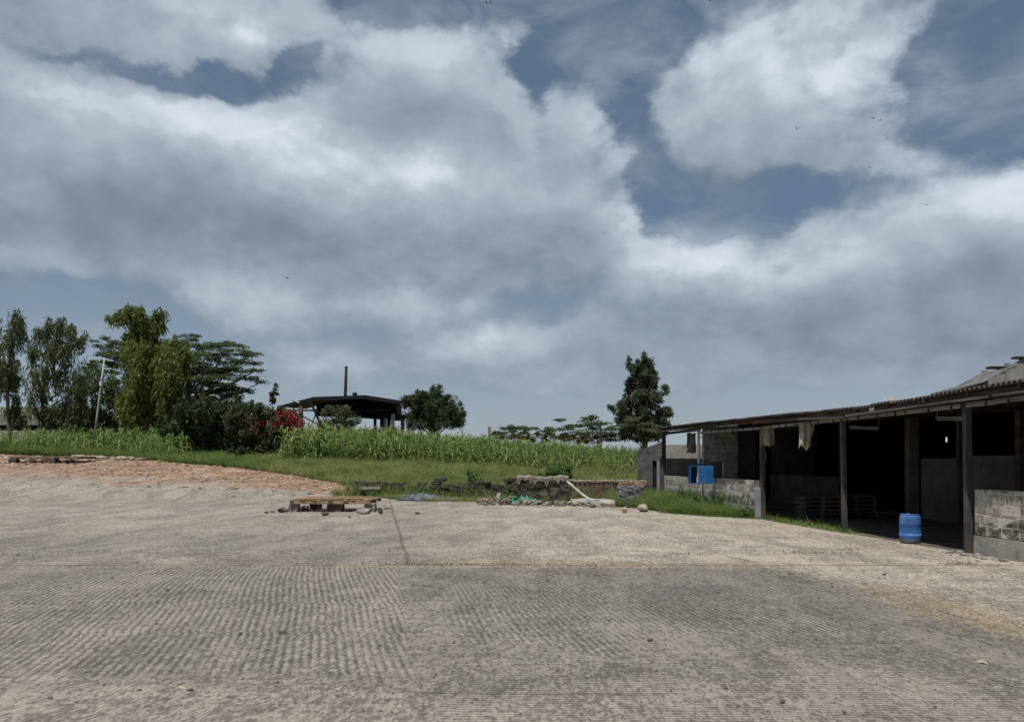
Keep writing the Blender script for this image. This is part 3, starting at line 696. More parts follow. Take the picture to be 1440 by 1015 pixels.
# ---------------------------------------------------------------- maize
m_stalk = mat('maize_stalk', [(.07, .10, .03), (.11, .14, .05)], 3, 3, .7, 0)
m_mleaf = leaf_mat('maize_leaves', [(.040, .105, .022), (.10, .19, .040), (.21, .28, .085), (.36, .34, .13)], .45, .45)
m_tassel = mat('maize_tassel', [(.28, .27, .10), (.44, .40, .18)], 3, 3, .8, 0)
def maize_arrays(seed):
    r = np.random.default_rng(seed); V, Q, M = [], [], []; hgt = r.uniform(1.75, 2.1)
    def quadstrip(rows, mi):
        o = len(V)
        for a, b in rows: V.append(a); V.append(b)
        for i in range(len(rows) - 1): Q.append((o + 2 * i, o + 2 * i + 1, o + 2 * i + 3, o + 2 * i + 2)); M.append(mi)
    for a in (0, 2.1, 4.2):
        c, s = math.cos(a) * .016, math.sin(a) * .016; c2, s2 = math.cos(a + 2.1) * .016, math.sin(a + 2.1) * .016
        quadstrip([((c, s, 0), (c2, s2, 0)), ((c * .6, s * .6, hgt), (c2 * .6, s2 * .6, hgt))], 0)
    for k in range(11):
        z = .25 + (hgt - .45) * k / 10; a = k * math.pi + r.normal(0, .5); L = r.uniform(.55, .85) * (1 if k < 9 else .7); rise = r.uniform(.25, .6)
        dx, dy = math.cos(a), math.sin(a); rows = []
        for i in range(6):
            f = i / 5; rr = L * (f - .12 * f * f); zz = z + rise * math.sin(f * 2.5) * .75 - .42 * f * f * L; wd = .052 * math.sin(min(1, f * 1.0 + .22) * math.pi * .88) + .004
            rows.append(((dx * rr - dy * wd, dy * rr + dx * wd, zz + .02), (dx * rr + dy * wd, dy * rr - dx * wd, zz)))
        quadstrip(rows, 1)
    for k in range(6):
        a = r.uniform(0, 6.28); t = r.uniform(.03, .13); quadstrip([((-.006, 0, hgt), (.006, 0, hgt)), ((math.cos(a) * t - .006, math.sin(a) * t, hgt + .26), (math.cos(a) * t + .006, math.sin(a) * t, hgt + .26))], 2)
    return np.array(V), np.array(Q), np.array(M)
variants = [maize_arrays(s) for s in range(7)]
protos = []
def maize_patch(spots, label, group, nshow, scale=1.0):
    order = np.argsort(spots[:, 1]); spots = spots[order]
    for k in range(min(nshow, len(spots))):
        x, y = spots[k]; z = gzf(y, x) - .06; vi = k % len(variants); s = (scale if scale < 1 else float(np.interp(x, [-16, -8, -1, 8], [1.0, .98, .80, .60]))) * rng.uniform(.76, 1.10) * (1 + .10 * float(patchy(x, y, 1.1, 2)))
        if len(protos) <= vi:
            V, Q, M = variants[vi]; ob = link('maize_plant', np_mesh('maize_plant', V, Q, M), [m_stalk, m_mleaf, m_tassel]); protos.append(ob)
        else:
            ob = protos[vi].copy(); COL.objects.link(ob)
        ob.location = (x, y, z); ob.rotation_euler = (rng.normal(0, .05), rng.normal(0, .05), rng.uniform(0, 6.28)); ob.scale = (s, s, s)
        tag(ob, label, 'maize plant', group)
    Vs, Qs, Ms, off = [], [], [], 0
    for x, y in spots[nshow:]:
        V, Q, M = variants[int(rng.integers(0, len(variants)))]; a = rng.uniform(0, 6.28); s = (scale if scale < 1 else float(np.interp(x, [-16, -8, -1, 8], [1.0, .98, .80, .60]))) * rng.uniform(.80, 1.16) * (1 + .10 * float(patchy(x, y, 1.1, 2))); c, sn = math.cos(a) * s, math.sin(a) * s
        W = np.stack([V[:, 0] * c - V[:, 1] * sn + x, V[:, 0] * sn + V[:, 1] * c + y, V[:, 2] * s + gzf(y, x) - .06], 1)
        Vs.append(W); Qs.append(Q + off); Ms.append(M); off += len(W)
    if Vs: tag(np_obj('maize_field', np.concatenate(Vs), np.concatenate(Qs), [m_stalk, m_mleaf, m_tassel], None, np.concatenate(Ms)), kind='stuff')
def rows(x0f, x1f, y0, y1, dx, dy):
    out = []
    y = y0
    while y < y1:
        x = x0f(y)
        while x < x1f(y):
            out.append((x + rng.normal(0, .07), y + rng.normal(0, .12))); x += dx * rng.uniform(.7, 1.35)
        y += dy
    return np.array(out)
# main field: its front edge runs from (420,640) to (895,660) in the photo
fr = lambda x: np.interp(x, [-15, -6, 0, 4, 9], [49.4, 47.4, 45.7, 44.2, 42.8])
sp = rows(lambda y: -14.8 * y / 51, lambda y: 9.0 * y / 46, 42.4, 65, .33, .78)
sp = sp[sp[:, 1] > fr(sp[:, 0])]
maize_patch(sp, 'maize plant with arching green leaves in the front rows of the main field', 'maize plants in front rows of the main field', 215)
sp = rows(lambda y: -43.0 * y / 62, lambda y: -25.2 * y / 60, 53.2, 61.5, .42, .8)
sp = sp[sp[:, 1] > np.interp(sp[:, 0], [-46, -36, -30, -24], [61.5, 57.7, 55.4, 53.0])]
maize_patch(sp, 'short leafy maize plant in the patch left, under the drooping trees', 'maize plants in the patch below the drooping trees', 85, .86)
# ================================================================ MATERIALS FOR BUILDINGS AND CLUTTER
m_block = mat('grey_stone_block', [(.13, .115, .098), (.26, .235, .20), (.38, .345, .295), (.48, .44, .38)], 3.5, 8, .95, .6, 22, isl=.35, streak=(.05, .046, .042))
m_mortar = mat('mortar', [(.42, .40, .36), (.54, .515, .47)], 6, 6, .95, .4)
m_plinth = mat('cement_plinth', [(.19, .18, .165), (.29, .275, .25), (.36, .34, .31)], 2, 8, .95, .4, 14, streak=(.09, .085, .078))
m_plaster = mat('old_plaster', [(.085, .075, .064), (.135, .12, .104), (.18, .16, .14)], 1.1, 8, .95, .3, 10, streak=(.07, .06, .052))
m_near_black = mat('near_black_surface', [(.008, .008, .009), (.018, .017, .018), (.034, .032, .032)], 1.4, 6, .95, .3)  # near black: deepens interior shade by colour; also on dark posts and cord
m_iron = mat('rusty_roof_sheet', [(.020, .018, .018), (.045, .036, .034), (.075, .057, .05)], 1.2, 7, .7, .1, 9, (1, 1, 1))
m_rustbd = mat('brown_plank', [(.035, .024, .020), (.075, .050, .040), (.125, .088, .068)], 2.0, 7, .85, .4, 12, (1, .25, 3))
m_palebd = mat('weathered_fascia_board', [(.16, .145, .13), (.27, .25, .225), (.36, .34, .31)], 2.5, 7, .85, .4, 12, (1, .3, 3), streak=(.08, .06, .05))
m_post = mat('dark_painted_post', [(.028, .028, .034), (.065, .06, .062), (.12, .085, .07)], 3, 7, .65, .3, 10, (1, 1, .4))
m_ltpost = mat('grey_painted_post', [(.14, .16, .19), (.24, .26, .29), (.30, .31, .32)], 3, 7, .65, .3, 10, (1, 1, .4))
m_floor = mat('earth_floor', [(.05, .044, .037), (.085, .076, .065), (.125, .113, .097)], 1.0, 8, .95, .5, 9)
m_sack = mat('sacking', [(.26, .22, .165), (.38, .33, .25), (.46, .41, .32)], 5, 6, .95, .4, 60, streak=(.18, .14, .10))
m_dsack = mat('brown_sacking', [(.09, .07, .05), (.17, .13, .095), (.22, .17, .125)], 5, 6, .95, .4, 60)
m_blue = mat('blue_painted_metal', [(.012, .09, .25), (.018, .13, .34), (.05, .18, .40)], 3.5, 8, .6, .1, streak=(.06, .09, .13))
m_dblue = mat('dark_blue_paint', [(.006, .03, .09), (.010, .05, .14)], 3, 5, .55, .08)
def dusty_plastic():
    m, t, b = new_mat('dusty_blue_plastic'); o = obco(t); x, y, z = sep(o)
    c = ramp(noise(o, 3, 7, .65, .4).ss(.3, .7), [(.022, .080, .23), (.036, .115, .30), (.085, .16, .31)])
    c = mix(z.ss(.30, .55) * noise(vscale(o, (2, 2, 1)), 4, 7, .7).ss(.34, .66) * .45, c, (.13, .20, .33))
    c = mix(noise(o, 22, 6, .8).ss(.58, .68) * .6, c, (.26, .27, .28))
    c = mix((z + (noise(o, 7, 6, .7) - .5) * .14).ss(.15, .03) * .8, c, (.20, .17, .13))
    plug(b, 'Base Color', c); plug(b, 'Roughness', noise(o, 5, 5).ss(.3, .7, .45, .75)); return m
m_barrel = dusty_plastic()
m_white = mat('white_painted_metal', [(.50, .49, .46), (.70, .69, .66), (.78, .77, .74)], 3, 6, .6, .1, streak=(.30, .24, .18))
m_orange = mat('orange_brown_timber', [(.11, .07, .042), (.23, .15, .088), (.34, .245, .15), (.42, .345, .25)], 4, 7, .85, .4, 14, (1, 3, 2), isl=.45)
m_timber = mat('grey_timber', [(.04, .034, .028), (.085, .073, .06), (.14, .12, .10)], 3, 7, .9, .4, 12, (.4, 2, 2), isl=.4)
m_lava = mat('dark_lava_stone', [(.024, .020, .017), (.055, .046, .038), (.10, .085, .068), (.18, .155, .125)], 3.2, 8, .95, .8, 16, isl=.35)
m_stone = mat('grey_stone', [(.12, .112, .102), (.22, .208, .19), (.32, .30, .27)], 3, 8, .95, .7, 14, isl=.3)
m_tan = mat('tan_stone', [(.22, .185, .14), (.34, .29, .22), (.43, .37, .29)], 3, 8, .95, .7, 14, isl=.3)
m_redwall = mat('old_red_wall', [(.045, .030, .026), (.10, .065, .052), (.17, .11, .085)], 2.4, 8, .95, .6, 14, streak=(.30, .26, .21))
m_blackroof = mat('black_roof', [(.010, .010, .012), (.022, .022, .025)], 2, 5, .7, .2)
m_steel = mat('galvanised_steel', [(.18, .185, .19), (.30, .305, .31)], 3, 5, .5, .1, metal=.4)
m_gable = mat('pale_roughcast', [(.24, .225, .20), (.33, .31, .28), (.39, .37, .335)], 1.5, 8, .95, .35, 14, streak=(.16, .14, .12))
m_corr = mat('grey_roof_sheet', [(.05, .052, .054), (.10, .10, .10), (.15, .15, .148)], 1.5, 6, .6, .1)

# ================================================================ THE LONG OPEN SHED
FX = lambda Y: 7.75 + .1 * (24.4 - Y)                 # its front line
def SP(Y, wd, z): return Vector((FX(Y) + wd * .995, Y + wd * .0995, z))
shed = empty('open_fronted_shed', (FX(21), 21, 0), 'long open fronted shed with dark corrugated roof and block walls', 'shed')
ze = lambda Y: float(np.interp(Y, [8, 13, 18, 23, 34, 36], [3.08, 3.07, 3.0, 3.09, 3.27, 3.30]))      # roof edge
zb = lambda Y: float(np.interp(Y, [8, 15, 19.4, 24.4, 30, 36], [2.83, 2.82, 2.80, 2.81, 2.88, 2.92]))  # eaves beam
random.seed(11)
# roof
mb = MB(); ys = np.arange(10.0, 34.6, .015); top = []
prof = [-.45, -.2, 1.0, 2.5, 4.6]
sheetdz = {k: random.uniform(-.012, .012) for k in range(60)}; sheetdw = {k: random.uniform(-.05, .05) for k in range(60)}
rowsL = []
for wd in prof:
    row = []
    for Y in ys:
        k = int(Y / .76); row.append(SP(Y, wd + (sheetdw[k] if wd < 0 else 0), ze(Y) + (wd + .45) * .02 + .030 * math.sin(Y * 2 * math.pi / .125) + sheetdz[k] * (1 if wd < .5 else .3)))
    rowsL.append(row)
mb.sheet(rowsL); mb.build('roof', m_iron, shed, smooth=True, solid=.006)
# fascia boards: a brown plank in uneven lengths, the pale eaves beam below
mb = MB(); Y = 10.2
while Y < 34.2:
    L = min(random.uniform(2.6, 4.4), 34.3 - Y); d0, d1 = random.uniform(-.02, .02), random.uniform(-.02, .02)
    mb.bar(SP(Y, -.30, ze(Y) - .115 + d0), SP(Y + L - .02, -.30, ze(Y + L) - .115 + d1), .03, .12); Y += L
mb.build('fascia', m_rustbd, shed)
Y = 10.2
while Y < 33.8:
    L = min(random.uniform(2.0, 5.0), 34.2 - Y); mb = MB()
    if random.random() < .8:
        mb.bar(SP(Y, -.335, ze(Y) - .165 + random.uniform(-.03, .02)), SP(Y + L - .1, -.335, ze(Y + L) - .165 + random.uniform(-.03, .02)), .02, .045); mb.build('batten', m_palebd, shed)
    Y += L
mb = MB()
for Y in np.arange(10.5, 29, .62): mb.box(tuple(SP(Y + random.uniform(-.2, .2), -.10, zb(Y) - random.uniform(.01, .05))), (.02, .03, random.uniform(.06, .14)))
mb.build('strap', m_iron, shed)
mb = MB(); Y = 10.2
while Y < 29.6:
    L = min(random.uniform(2.8, 4.2), 29.7 - Y); d = random.uniform(-.008, .008)
    mb.bar(SP(Y, -.06, zb(Y) + d), SP(Y + L - .008, -.06, zb(Y + L) + d), .05, .085); Y += L
mb.build('eaves_beam', m_palebd, shed)
mb = MB(); mb.bar(SP(29.75, -.06, zb(30) + .12), SP(34.3, -.02, zb(34) + .12), .06, .1)
for Y in np.arange(10.6, 34, 1.27): mb.bar(SP(Y, -.40, ze(Y) - .055), SP(Y, 4.6, ze(Y) + 5.05 * .02 - .06), .05, .09)
for wd in (.6, 1.6, 2.6, 3.6): mb.bar(SP(10.2, wd, ze(10) + (wd + .45) * .02 - .04), SP(34.2, wd, ze(34) + (wd + .45) * .02 - .04), .06, .05)
mb.build('rafters', m_rustbd, shed)
mb = MB(); mb.bar(SP(17.55, -.325, ze(17.6) - .06), SP(17.75, -.325, ze(17.7) - .06), .006, .19); mb.build('patch_plate', m_white, shed)
# posts along the front
def post(u, v0, z1, wdt, m, lean=0.0, name='post'):
    Y = float((7.75 + 2.44) / ((u - 720) / F + .1)); b = SP(Y, 0, -.05); q = MB()
    q.bar(b, b + Vector((lean, 0, z1 + .05)), wdt, wdt, up=(0, 1, 0)); return q.build(name, m, shed, bevel=.008), Y
post(1073, 728, 2.86, .13, m_post, -.03); post(1188, 748, 2.84, .11, m_post, -.05); post(1362, 771, 2.86, .12, m_post, -.03)
post(934, 668, 3.15, .16, m_post, -.02)
q = MB(); b = SP(30.0, -.02, 1.0); q.tube([b, b + Vector((-.02, 0, 2.0))], .055, 10); q.build('post', m_white, shed)
q = MB(); b = SP(24.25, -.13, -.03); q.bar(b, b + Vector((-.02, 0, .98)), .19, .06, up=(0, 1, 0)); q.build('post_sleeve', m_ltpost, shed, bevel=.01)
# low block walls between the posts
def block_wall(mb, core, A, B, z0, z1, th=.2, course=.2, blen=.42, gap=.022, ztop=None):
    A, B = Vector(A), Vector(B); d = (B - A).normalized(); L = (B - A).length; n = Vector((-d.y, d.x, 0)); z = z0; k = 0
    rot = Matrix((d, n, Vector((0, 0, 1)))).transposed()
    while z < z1 - .05:
        hh = min(course, z1 - z); s = -(blen / 2 if k % 2 else 0)
        while s < L:
            bl = blen * random.uniform(.85, 1.15); s0, s1 = max(0, s), min(L, s + bl)
            if s1 - s0 > .05:
                c = A + d * ((s0 + s1) / 2); c.z = z + hh / 2
                if ztop is None or c.z < ztop(c): mb.box(c, (s1 - s0 - gap, th * random.uniform(.97, 1.03), hh - gap), rot, .006)
            s += bl
        z += course; k += 1
    if ztop is None: core.box((A + B) / 2 + Vector((0, 0, (z0 + z1) / 2)), (L - .02, th - .012, z1 - z0 - .02), rot)
def stained_block():
    m, t, b = new_mat('stained_stone_block'); o = obco(t); x, y, z = sep(o)
    f = noise(o, 4, 8, .65, .3).ss(.28, .72) * .6 + island(t) * .4
    c = ramp(f, [(.15, .135, .115), (.30, .272, .235), (.44, .40, .345), (.56, .52, .45)])
    c = mix(noise(vscale(o, (2, 2, 1.2)), 3.2, 9, .75).ss(.50, .64) * .75, c, (.05, .045, .04))
    c = mix(((z + (noise(o, 2.2, 6, .7) - .5) * .5).ss(.72, .52)) * noise(o, 5, 8, .75).ss(.36, .58) * .9, c, (.028, .025, .023))
    plug(b, 'Base Color', c); b.inputs['Roughness'].default_value = .95; plug(b, 'Normal', bump(noise(o, 20, 8, .7), .7, .02)); return m
m_sblock = stained_block()
def low_wall(Y0, Y1, z1, zp, wdt=.08):
    a, b = SP(Y0, wdt, 0), SP(Y1, wdt, 0); wall, core, pl = MB(), MB(), MB()
    block_wall(wall, core, a, b, zp, z1)
    o = wall.build('low_wall', m_sblock, shed, bevel=.006)
    core.build('mortar', m_mortar, o)
    pl.bar(SP(Y0, wdt, zp / 2 - .06), SP(Y1, wdt, zp / 2 - .06), .23, zp + .11); pl.build('plinth', m_plinth, o)
low_wall(24.45, 34.8, 1.19, .38); low_wall(10.2, 14.72, 1.23, .36)
# partition with a window, end walls
def panel(name, m, a, b, z0, z1, th=.16, holes=()):
    """wall panel a-b with rectangular holes (s0,s1,z0,z1), built of butted boxes"""
    a, b = Vector(a), Vector(b); a.z = b.z = 0; d = (b - a).normalized(); L = (b - a).length; n = Vector((-d.y, d.x, 0)); rot = Matrix((d, n, Vector((0, 0, 1)))).transposed(); q = MB()
    ss = sorted({0, L, *[h for x in holes for h in x[:2]]}); zs = sorted({z0, z1, *[h for x in holes for h in x[2:]]})
    for s0, s1 in zip(ss[:-1], ss[1:]):
        for c0, c1 in zip(zs[:-1], zs[1:]):
            if not any(h[0] <= (s0 + s1) / 2 <= h[1] and h[2] <= (c0 + c1) / 2 <= h[3] for h in holes):
                q.box(a + d * ((s0 + s1) / 2) + Vector((0, 0, (c0 + c1) / 2)), (s1 - s0, th, c1 - c0), rot)
    return q.build(name, m, shed)
wall, core = MB(), MB()
A, B = SP(30.0, .12, 0), SP(30.0, 1.5, 0)
block_wall(wall, core, A, B, 1.78, 3.2, .16, .2, .45)
block_wall(wall, core, A, A + (B - A) * .20, 0, 1.78, .16, .2, .45); block_wall(wall, core, A + (B - A) * .58, B, 0, 1.78, .16, .2, .45); block_wall(wall, core, A + (B - A) * .2, A + (B - A) * .58, 0, 1.15, .16, .2, .45)
o = wall.build('partition', m_block, shed, bevel=.005); core.build('mortar', m_mortar, o)
panel('return_wall', m_near_black, SP(30.1, 1.58, 0), SP(28.3, 1.58, 0), 0, 3.2)  # near-black colour stands in for the shade on this face
panel('back_wall', m_plaster, SP(10.2, 4.7, 0), SP(21.45, 4.7, 0), 0, 1.92)
panel('back_wall', m_plaster, SP(21.75, 4.7, 0), SP(23.35, 4.7, 0), 0, 1.86)
panel('back_wall', m_plaster, SP(28.1, 4.7, 0), SP(34.0, 4.7, 0), 0, 1.22)
panel('end_wall', m_plinth, SP(34.9, .2, 0), SP(34.9, 4.7, 0), -.2, 1.94)
panel('upper_wall', m_near_black, SP(30.1, 4.72, 0), SP(34.0, 4.72, 0), 1.23, 3.2)
for Y, m, sz in ((23.62, m_plaster, .3), (21.6, m_post, .14), (27.95, m_rustbd, .22), (19.3, m_rustbd, .20), (16.0, m_rustbd, .16)):
    q = MB(); b = SP(Y, 4.62 if sz < .25 else 4.5, -.05); q.bar(b, b + Vector((0, 0, 3.2)), sz, sz, up=(0, 1, 0)); q.build('pillar', m, shed, bevel=.01)
# dark store behind the half walls
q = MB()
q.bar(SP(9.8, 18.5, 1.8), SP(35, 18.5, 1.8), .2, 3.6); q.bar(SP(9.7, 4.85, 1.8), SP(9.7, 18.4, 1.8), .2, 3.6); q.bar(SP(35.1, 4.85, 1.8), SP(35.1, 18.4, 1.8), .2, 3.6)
q.build('store_wall', m_near_black, shed)
q = MB(); q.sheet([[SP(9.6, 4.62, 3.10), SP(35.2, 4.62, 3.30)], [SP(9.6, 18.6, 3.15), SP(35.2, 18.6, 3.35)]]); q.build('store_roof', m_near_black, shed, solid=.03)
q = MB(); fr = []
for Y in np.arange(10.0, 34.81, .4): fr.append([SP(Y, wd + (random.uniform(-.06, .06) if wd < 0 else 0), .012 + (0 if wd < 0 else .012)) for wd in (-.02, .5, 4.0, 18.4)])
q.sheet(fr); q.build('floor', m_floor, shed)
# wing wall at the far end with its narrow doorway
ww = empty('wing_wall', P(915, 688, 35), 'weathered grey wing wall with narrow doorway at the shed end', 'wall')
a, b = P(897, 690, 35.3), P(931, 690, 35.0); q = MB()
def slopebox(q, p0, p1, za0, za1, zb0, zb1, th=.18):
    d = (p1 - p0); d.z = 0; d.normalize(); n = Vector((-d.y, d.x, 0)) * th / 2; vs = []
    for p, z0, z1 in ((p0, za0, za1), (p1, zb0, zb1)):
        for z in (z0, z1):
            for s in (-1, 1): vs.append((p.x + n.x * s, p.y + n.y * s, z))
    q.add(vs, [(0, 1, 3, 2), (4, 6, 7, 5), (0, 4, 5, 1), (2, 3, 7, 6), (0, 2, 6, 4), (1, 5, 7, 3)])
m1, m2 = a.lerp(b, .62), a.lerp(b, .86)
zt = lambda f: 2.28 + .40 * f
slopebox(q, a, m1, -.1, zt(0), -.1, zt(.62)); slopebox(q, m1, m2, 1.85, zt(.62), 1.85, zt(.86)); slopebox(q, m2, b, -.1, zt(.86), -.1, zt(1))
q.build('wall', mat('weathered_render', [(.055, .053, .050), (.11, .106, .101), (.165, .158, .15)], 1.6, 9, .95, .4, 14, streak=(.05, .048, .045)), ww)
q = MB(); q.bar(m2 + Vector((-.04, -.12, -.6)), Vector((m2.x - .04, m2.y - .12, 1.86)), .12, .07, up=(0, 1, 0)); q.build('door_jamb', m_ltpost, ww)
q = MB(); d = (m2 - m1); c = (m1 + m2) / 2; q.box((c.x, c.y + .04, .92), (d.length - .02, .04, 1.84)); q.build('door', m_near_black, ww)
# pale wall in the sun beyond
q = MB(); q.bar(P(925, 640, 41) * 1, P(1000, 640, 41), .2, 1.1); q.thing('boundary_wall', m_gable, 'pale sunlit wall seen through the far end of the shed', 'wall')

# warehouse rising behind the shed: gable parapet stepping up to the right
wh = empty('warehouse', (18, 26, 0), 'warehouse with pale stepped gable behind the shed roof', 'warehouse')
def gp(u, v, Y=26.0): return P(u, v, Y)
steps = [(1312, 556, 1362, 537), (1362, 535, 1404, 520), (1404, 518, 1436, 507), (1436, 503, 1480, 487), (1480, 484, 1540, 462)]
q = MB()
for u0, v0, u1, v1 in steps:
    a, b = gp(u0, v0), gp(u1, v1); slopebox(q, Vector((a.x, 26, 0)), Vector((b.x - .01, 26, 0)), 3.38, a.z, 3.38, b.z, .24)
a, b = gp(1540, 462), gp(1800, 560); slopebox(q, Vector((a.x, 26, 0)), Vector((b.x, 26, 0)), 3.38, a.z, 3.38, b.z, .24)
q.build('gable_wall', m_gable, wh)
q = MB()
for u, v in ((1380, 527), (1412, 517), (1440, 503)):
    a = gp(u, v + 1); q.box((a.x, 25.82, a.z - .6), (.14, .12, 1.5))
q.build('buttress', m_gable, wh)
q = MB()
for u, v, wd in ((1402, 518, .6), (1438, 504, .6)):
    a = gp(u, v); q = MB(); q.box((a.x, 25.98, a.z + .02), (wd, .30, .07)); q.build('coping', m_iron, wh)
q = MB(); rr = []
for yy in np.arange(24.3, 25.84, .03):
    rr.append([Vector((gp(u, v).x, yy, gp(u, v).z + .07 + .02 * math.sin(yy * 60))) for u, v in ((1304, 558), (1340, 548), (1372, 531), (1384, 527))])
q.sheet(rr); q.build('lean_to_roof', m_corr, wh, smooth=True, solid=.01)
q = MB(); x0_, x1_ = gp(1318, 556).x, gp(1800, 560).x
q.sheet([[(x0_, yy, 3.72), ((x0_ + x1_) / 2, yy, 3.9), (x1_, yy, 3.72)] for yy in (26.13, 60)]); q.build('roof', m_corr, wh, solid=.03)
# small pale skylight propped on the shed roof
q = MB(); c = SP(22.9, 3.3, ze(23) + 3.75 * .02 + .30); 
q.add([c + Vector(v) for v in ((-.17, 0, 0), (.17, 0, 0), (.23, .05, .24), (-.08, .05, .24), (-.17, .04, 0), (.17, .04, 0), (.23, .09, .24), (-.08, .09, .24))], [(0, 1, 2, 3), (7, 6, 5, 4), (0, 4, 5, 1), (1, 5, 6, 2), (2, 6, 7, 3), (3, 7, 4, 0)])
q.thing('skylight', mat('clouded_plastic', [(.38, .40, .42), (.5, .52, .54)], 4, 4, .5, .05), 'small pale clouded skylight standing on the shed roof', 'skylight')

# rags and sacks hanging from the eaves beam
def rag(label, Y, w0, h0, m, wd=-.12, jag=.12, folds=3, twist=0.0, name='hanging_sack'):
    n, k = 17, 13; ph = random.uniform(0, 6); rows_ = []; low = [random.uniform(-jag, jag) * (1 if 0 < i < n - 1 else .4) for i in range(n)]
    for j in range(k):
        f = j / (k - 1); row = []
        for i in range(n):
            s = i / (n - 1) - .5; hh = (h0 + low[i]) * f
            row.append(SP(Y + 0.0, wd, zb(Y) + .02 - hh) + Vector((s * w0 * (1 - .12 * f + .1 * math.sin(f * 5 + ph)) + twist * f, .045 * math.sin(s * folds * 6.28 + ph) * (.35 + f) + .03 * math.sin(f * 7 + s * 4), .02 * math.sin(s * 9 + ph))))
        rows_.append(row)
    q = MB(); q.sheet(rows_); return q.thing(name, m, label, 'sack', smooth=True, solid=.006)
rag('brown plank-like sack hanging at the far end of the shed', 30.6, .37, .78, m_dsack, jag=.02, folds=.8)
rag('beige sack hanging behind the first front post', 24.0, .46, .58, m_sack, wd=.05, jag=.03, folds=1.5)
rag('torn beige sack with ragged ends hanging between the first two front posts', 21.1, .40, .68, m_sack, jag=.10, folds=2.2, twist=-.05)
rag('dark torn sack hanging in the shade right of the third front post', 14.15, .30, .40, m_rustbd, wd=.9, jag=.14, folds=2, twist=.06)
# lamps under the roof
for lab, a, b in (('white fluorescent tube fitting under the roof near the third front post', P(1318, 590, 18.2), P(1360, 590.5, 17.4)), ('white fluorescent tube fitting under the roof right of the second front post', P(1195, 602, 23.5), P(1236, 604, 23.0))):
    r_ = empty('tube_light', (a + b) / 2, lab, 'tube light'); q = MB(); q.bar(a + Vector((0, 0, .05)), b + Vector((0, 0, .05)), .09, .05); q.build('housing', m_steel, r_); q = MB(); q.tube([a, b], .018, 8); q.build('tube', m_ltpost, r_)
    q = MB(); q.tube([a + Vector((0, 0, .07)), a + Vector((0, 0, .55))], .008, 5); q.tube([b + Vector((0, 0, .07)), b + Vector((0, 0, .55))], .008, 5); q.build('hanger', m_steel, r_)
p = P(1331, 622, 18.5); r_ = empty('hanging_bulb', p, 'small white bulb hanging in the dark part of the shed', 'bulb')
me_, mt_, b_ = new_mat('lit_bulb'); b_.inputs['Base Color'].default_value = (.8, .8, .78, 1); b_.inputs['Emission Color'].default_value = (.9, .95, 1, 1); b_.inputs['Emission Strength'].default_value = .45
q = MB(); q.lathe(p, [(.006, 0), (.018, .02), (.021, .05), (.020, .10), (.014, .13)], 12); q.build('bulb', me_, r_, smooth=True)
q = MB(); q.tube([p + Vector((0, 0, .13)), p + Vector((0, 0, .17))], .018, 8); q.tube([p + Vector((0, 0, .17)), p + Vector((0, 0, 1.0))], .005, 5); q.build('cord', m_near_black, r_)

# stacked pallets inside
def make_pallet(wx=1.2, wy=1.0):
    root = empty('stacked_pallet', (0, 0, 0), 'x', 'pallet')
    for k in range(7):
        q = MB(); q.box((0, -wy / 2 + (k + .5) * wy / 7, .118), (wx, wy / 7 - .03, .02), None, .003); q.build('deck_board', m_timber, root)
    for k in (-1, 0, 1):
        q = MB(); q.box((k * (wx / 2 - .05), 0, .063), (.09, wy, .088)); q.build('bearer', m_timber, root)
    for k in (-1, 1):
        q = MB(); q.box((0, k * (wy / 2 - .06), .009), (wx, .1, .018)); q.build('base_board', m_timber, root)
    return root
proto = make_pallet(); first = True
ordn = ['lowest', 'second from the bottom', 'third from the bottom', 'fourth from the bottom', 'topmost']
for si, (Y, wd, wn, nn) in enumerate(((24.0, 1.7, 'near stack by the first front post', 5), (24.6, 3.1, 'rear stack against the half wall', 5))):
    b = SP(Y, wd, .05)
    for k in range(nn):
        lab = 'slatted grey pallet, ' + ordn[k] + ' in the ' + wn
        if first: o = proto; first = False
        else: o = copy_thing(proto, (0, 0, 0))
        o['label'] = lab; o['group'] = 'pallets stacked inside the shed'
        o.location = b + Vector((random.uniform(-.04, .04), random.uniform(-.03, .03), k * .13)); o.rotation_euler = (0, 0, -.1 + random.uniform(-.05, .05))

# blue metal box on its stand in front of the low wall
Yb = 28.0; c = P(1003 - 13, 680, Yb); bx = empty('blue_metal_box', (c.x, Yb, 0), 'bright blue metal box with open side on a thin leg', 'metal box')
x0, x1, x2 = P(971, 0, Yb).x, P(982, 0, Yb).x, P(1003, 0, Yb).x; z0, z1 = P(0, 680, Yb).z, P(0, 655, Yb).z
q = MB(); t = .012                                       # open-fronted carcass on the left, blue door on the right
q.box(((x0 + x1) / 2, Yb + .3, (z0 + z1) / 2), (x1 - x0, t, z1 - z0 - .04)); q.box((x0, Yb + .15, (z0 + z1) / 2), (t, .28, z1 - z0 - .02))
q.box(((x0 + x2) / 2, Yb + .15, z1 - .01), (x2 - x0 - .02, .27, t)); q.box(((x0 + x2) / 2, Yb + .15, z0 + .01), (x2 - x0 - .02, .27, t)); q.build('carcass', m_dblue, bx)
q = MB(); q.box(((x1 + x2) / 2, Yb, (z0 + z1) / 2), (x2 - x1, .035, z1 - z0), Matrix.Rotation(.02, 3, 'Y')); dr = q.build('door', m_blue, bx, bevel=.012)
q = MB(); q.bar((x0, Yb - .01, z0), (x0, Yb - .01, z1), .025, .025, up=(0, 1, 0)); q.bar((x0 + .013, Yb - .01, z1), (x1 - .001, Yb - .01, z1), .025, .025); q.bar((x0 + .013, Yb - .01, z0), (x1 - .001, Yb - .01, z0), .025, .025); q.build('frame', m_blue, bx)
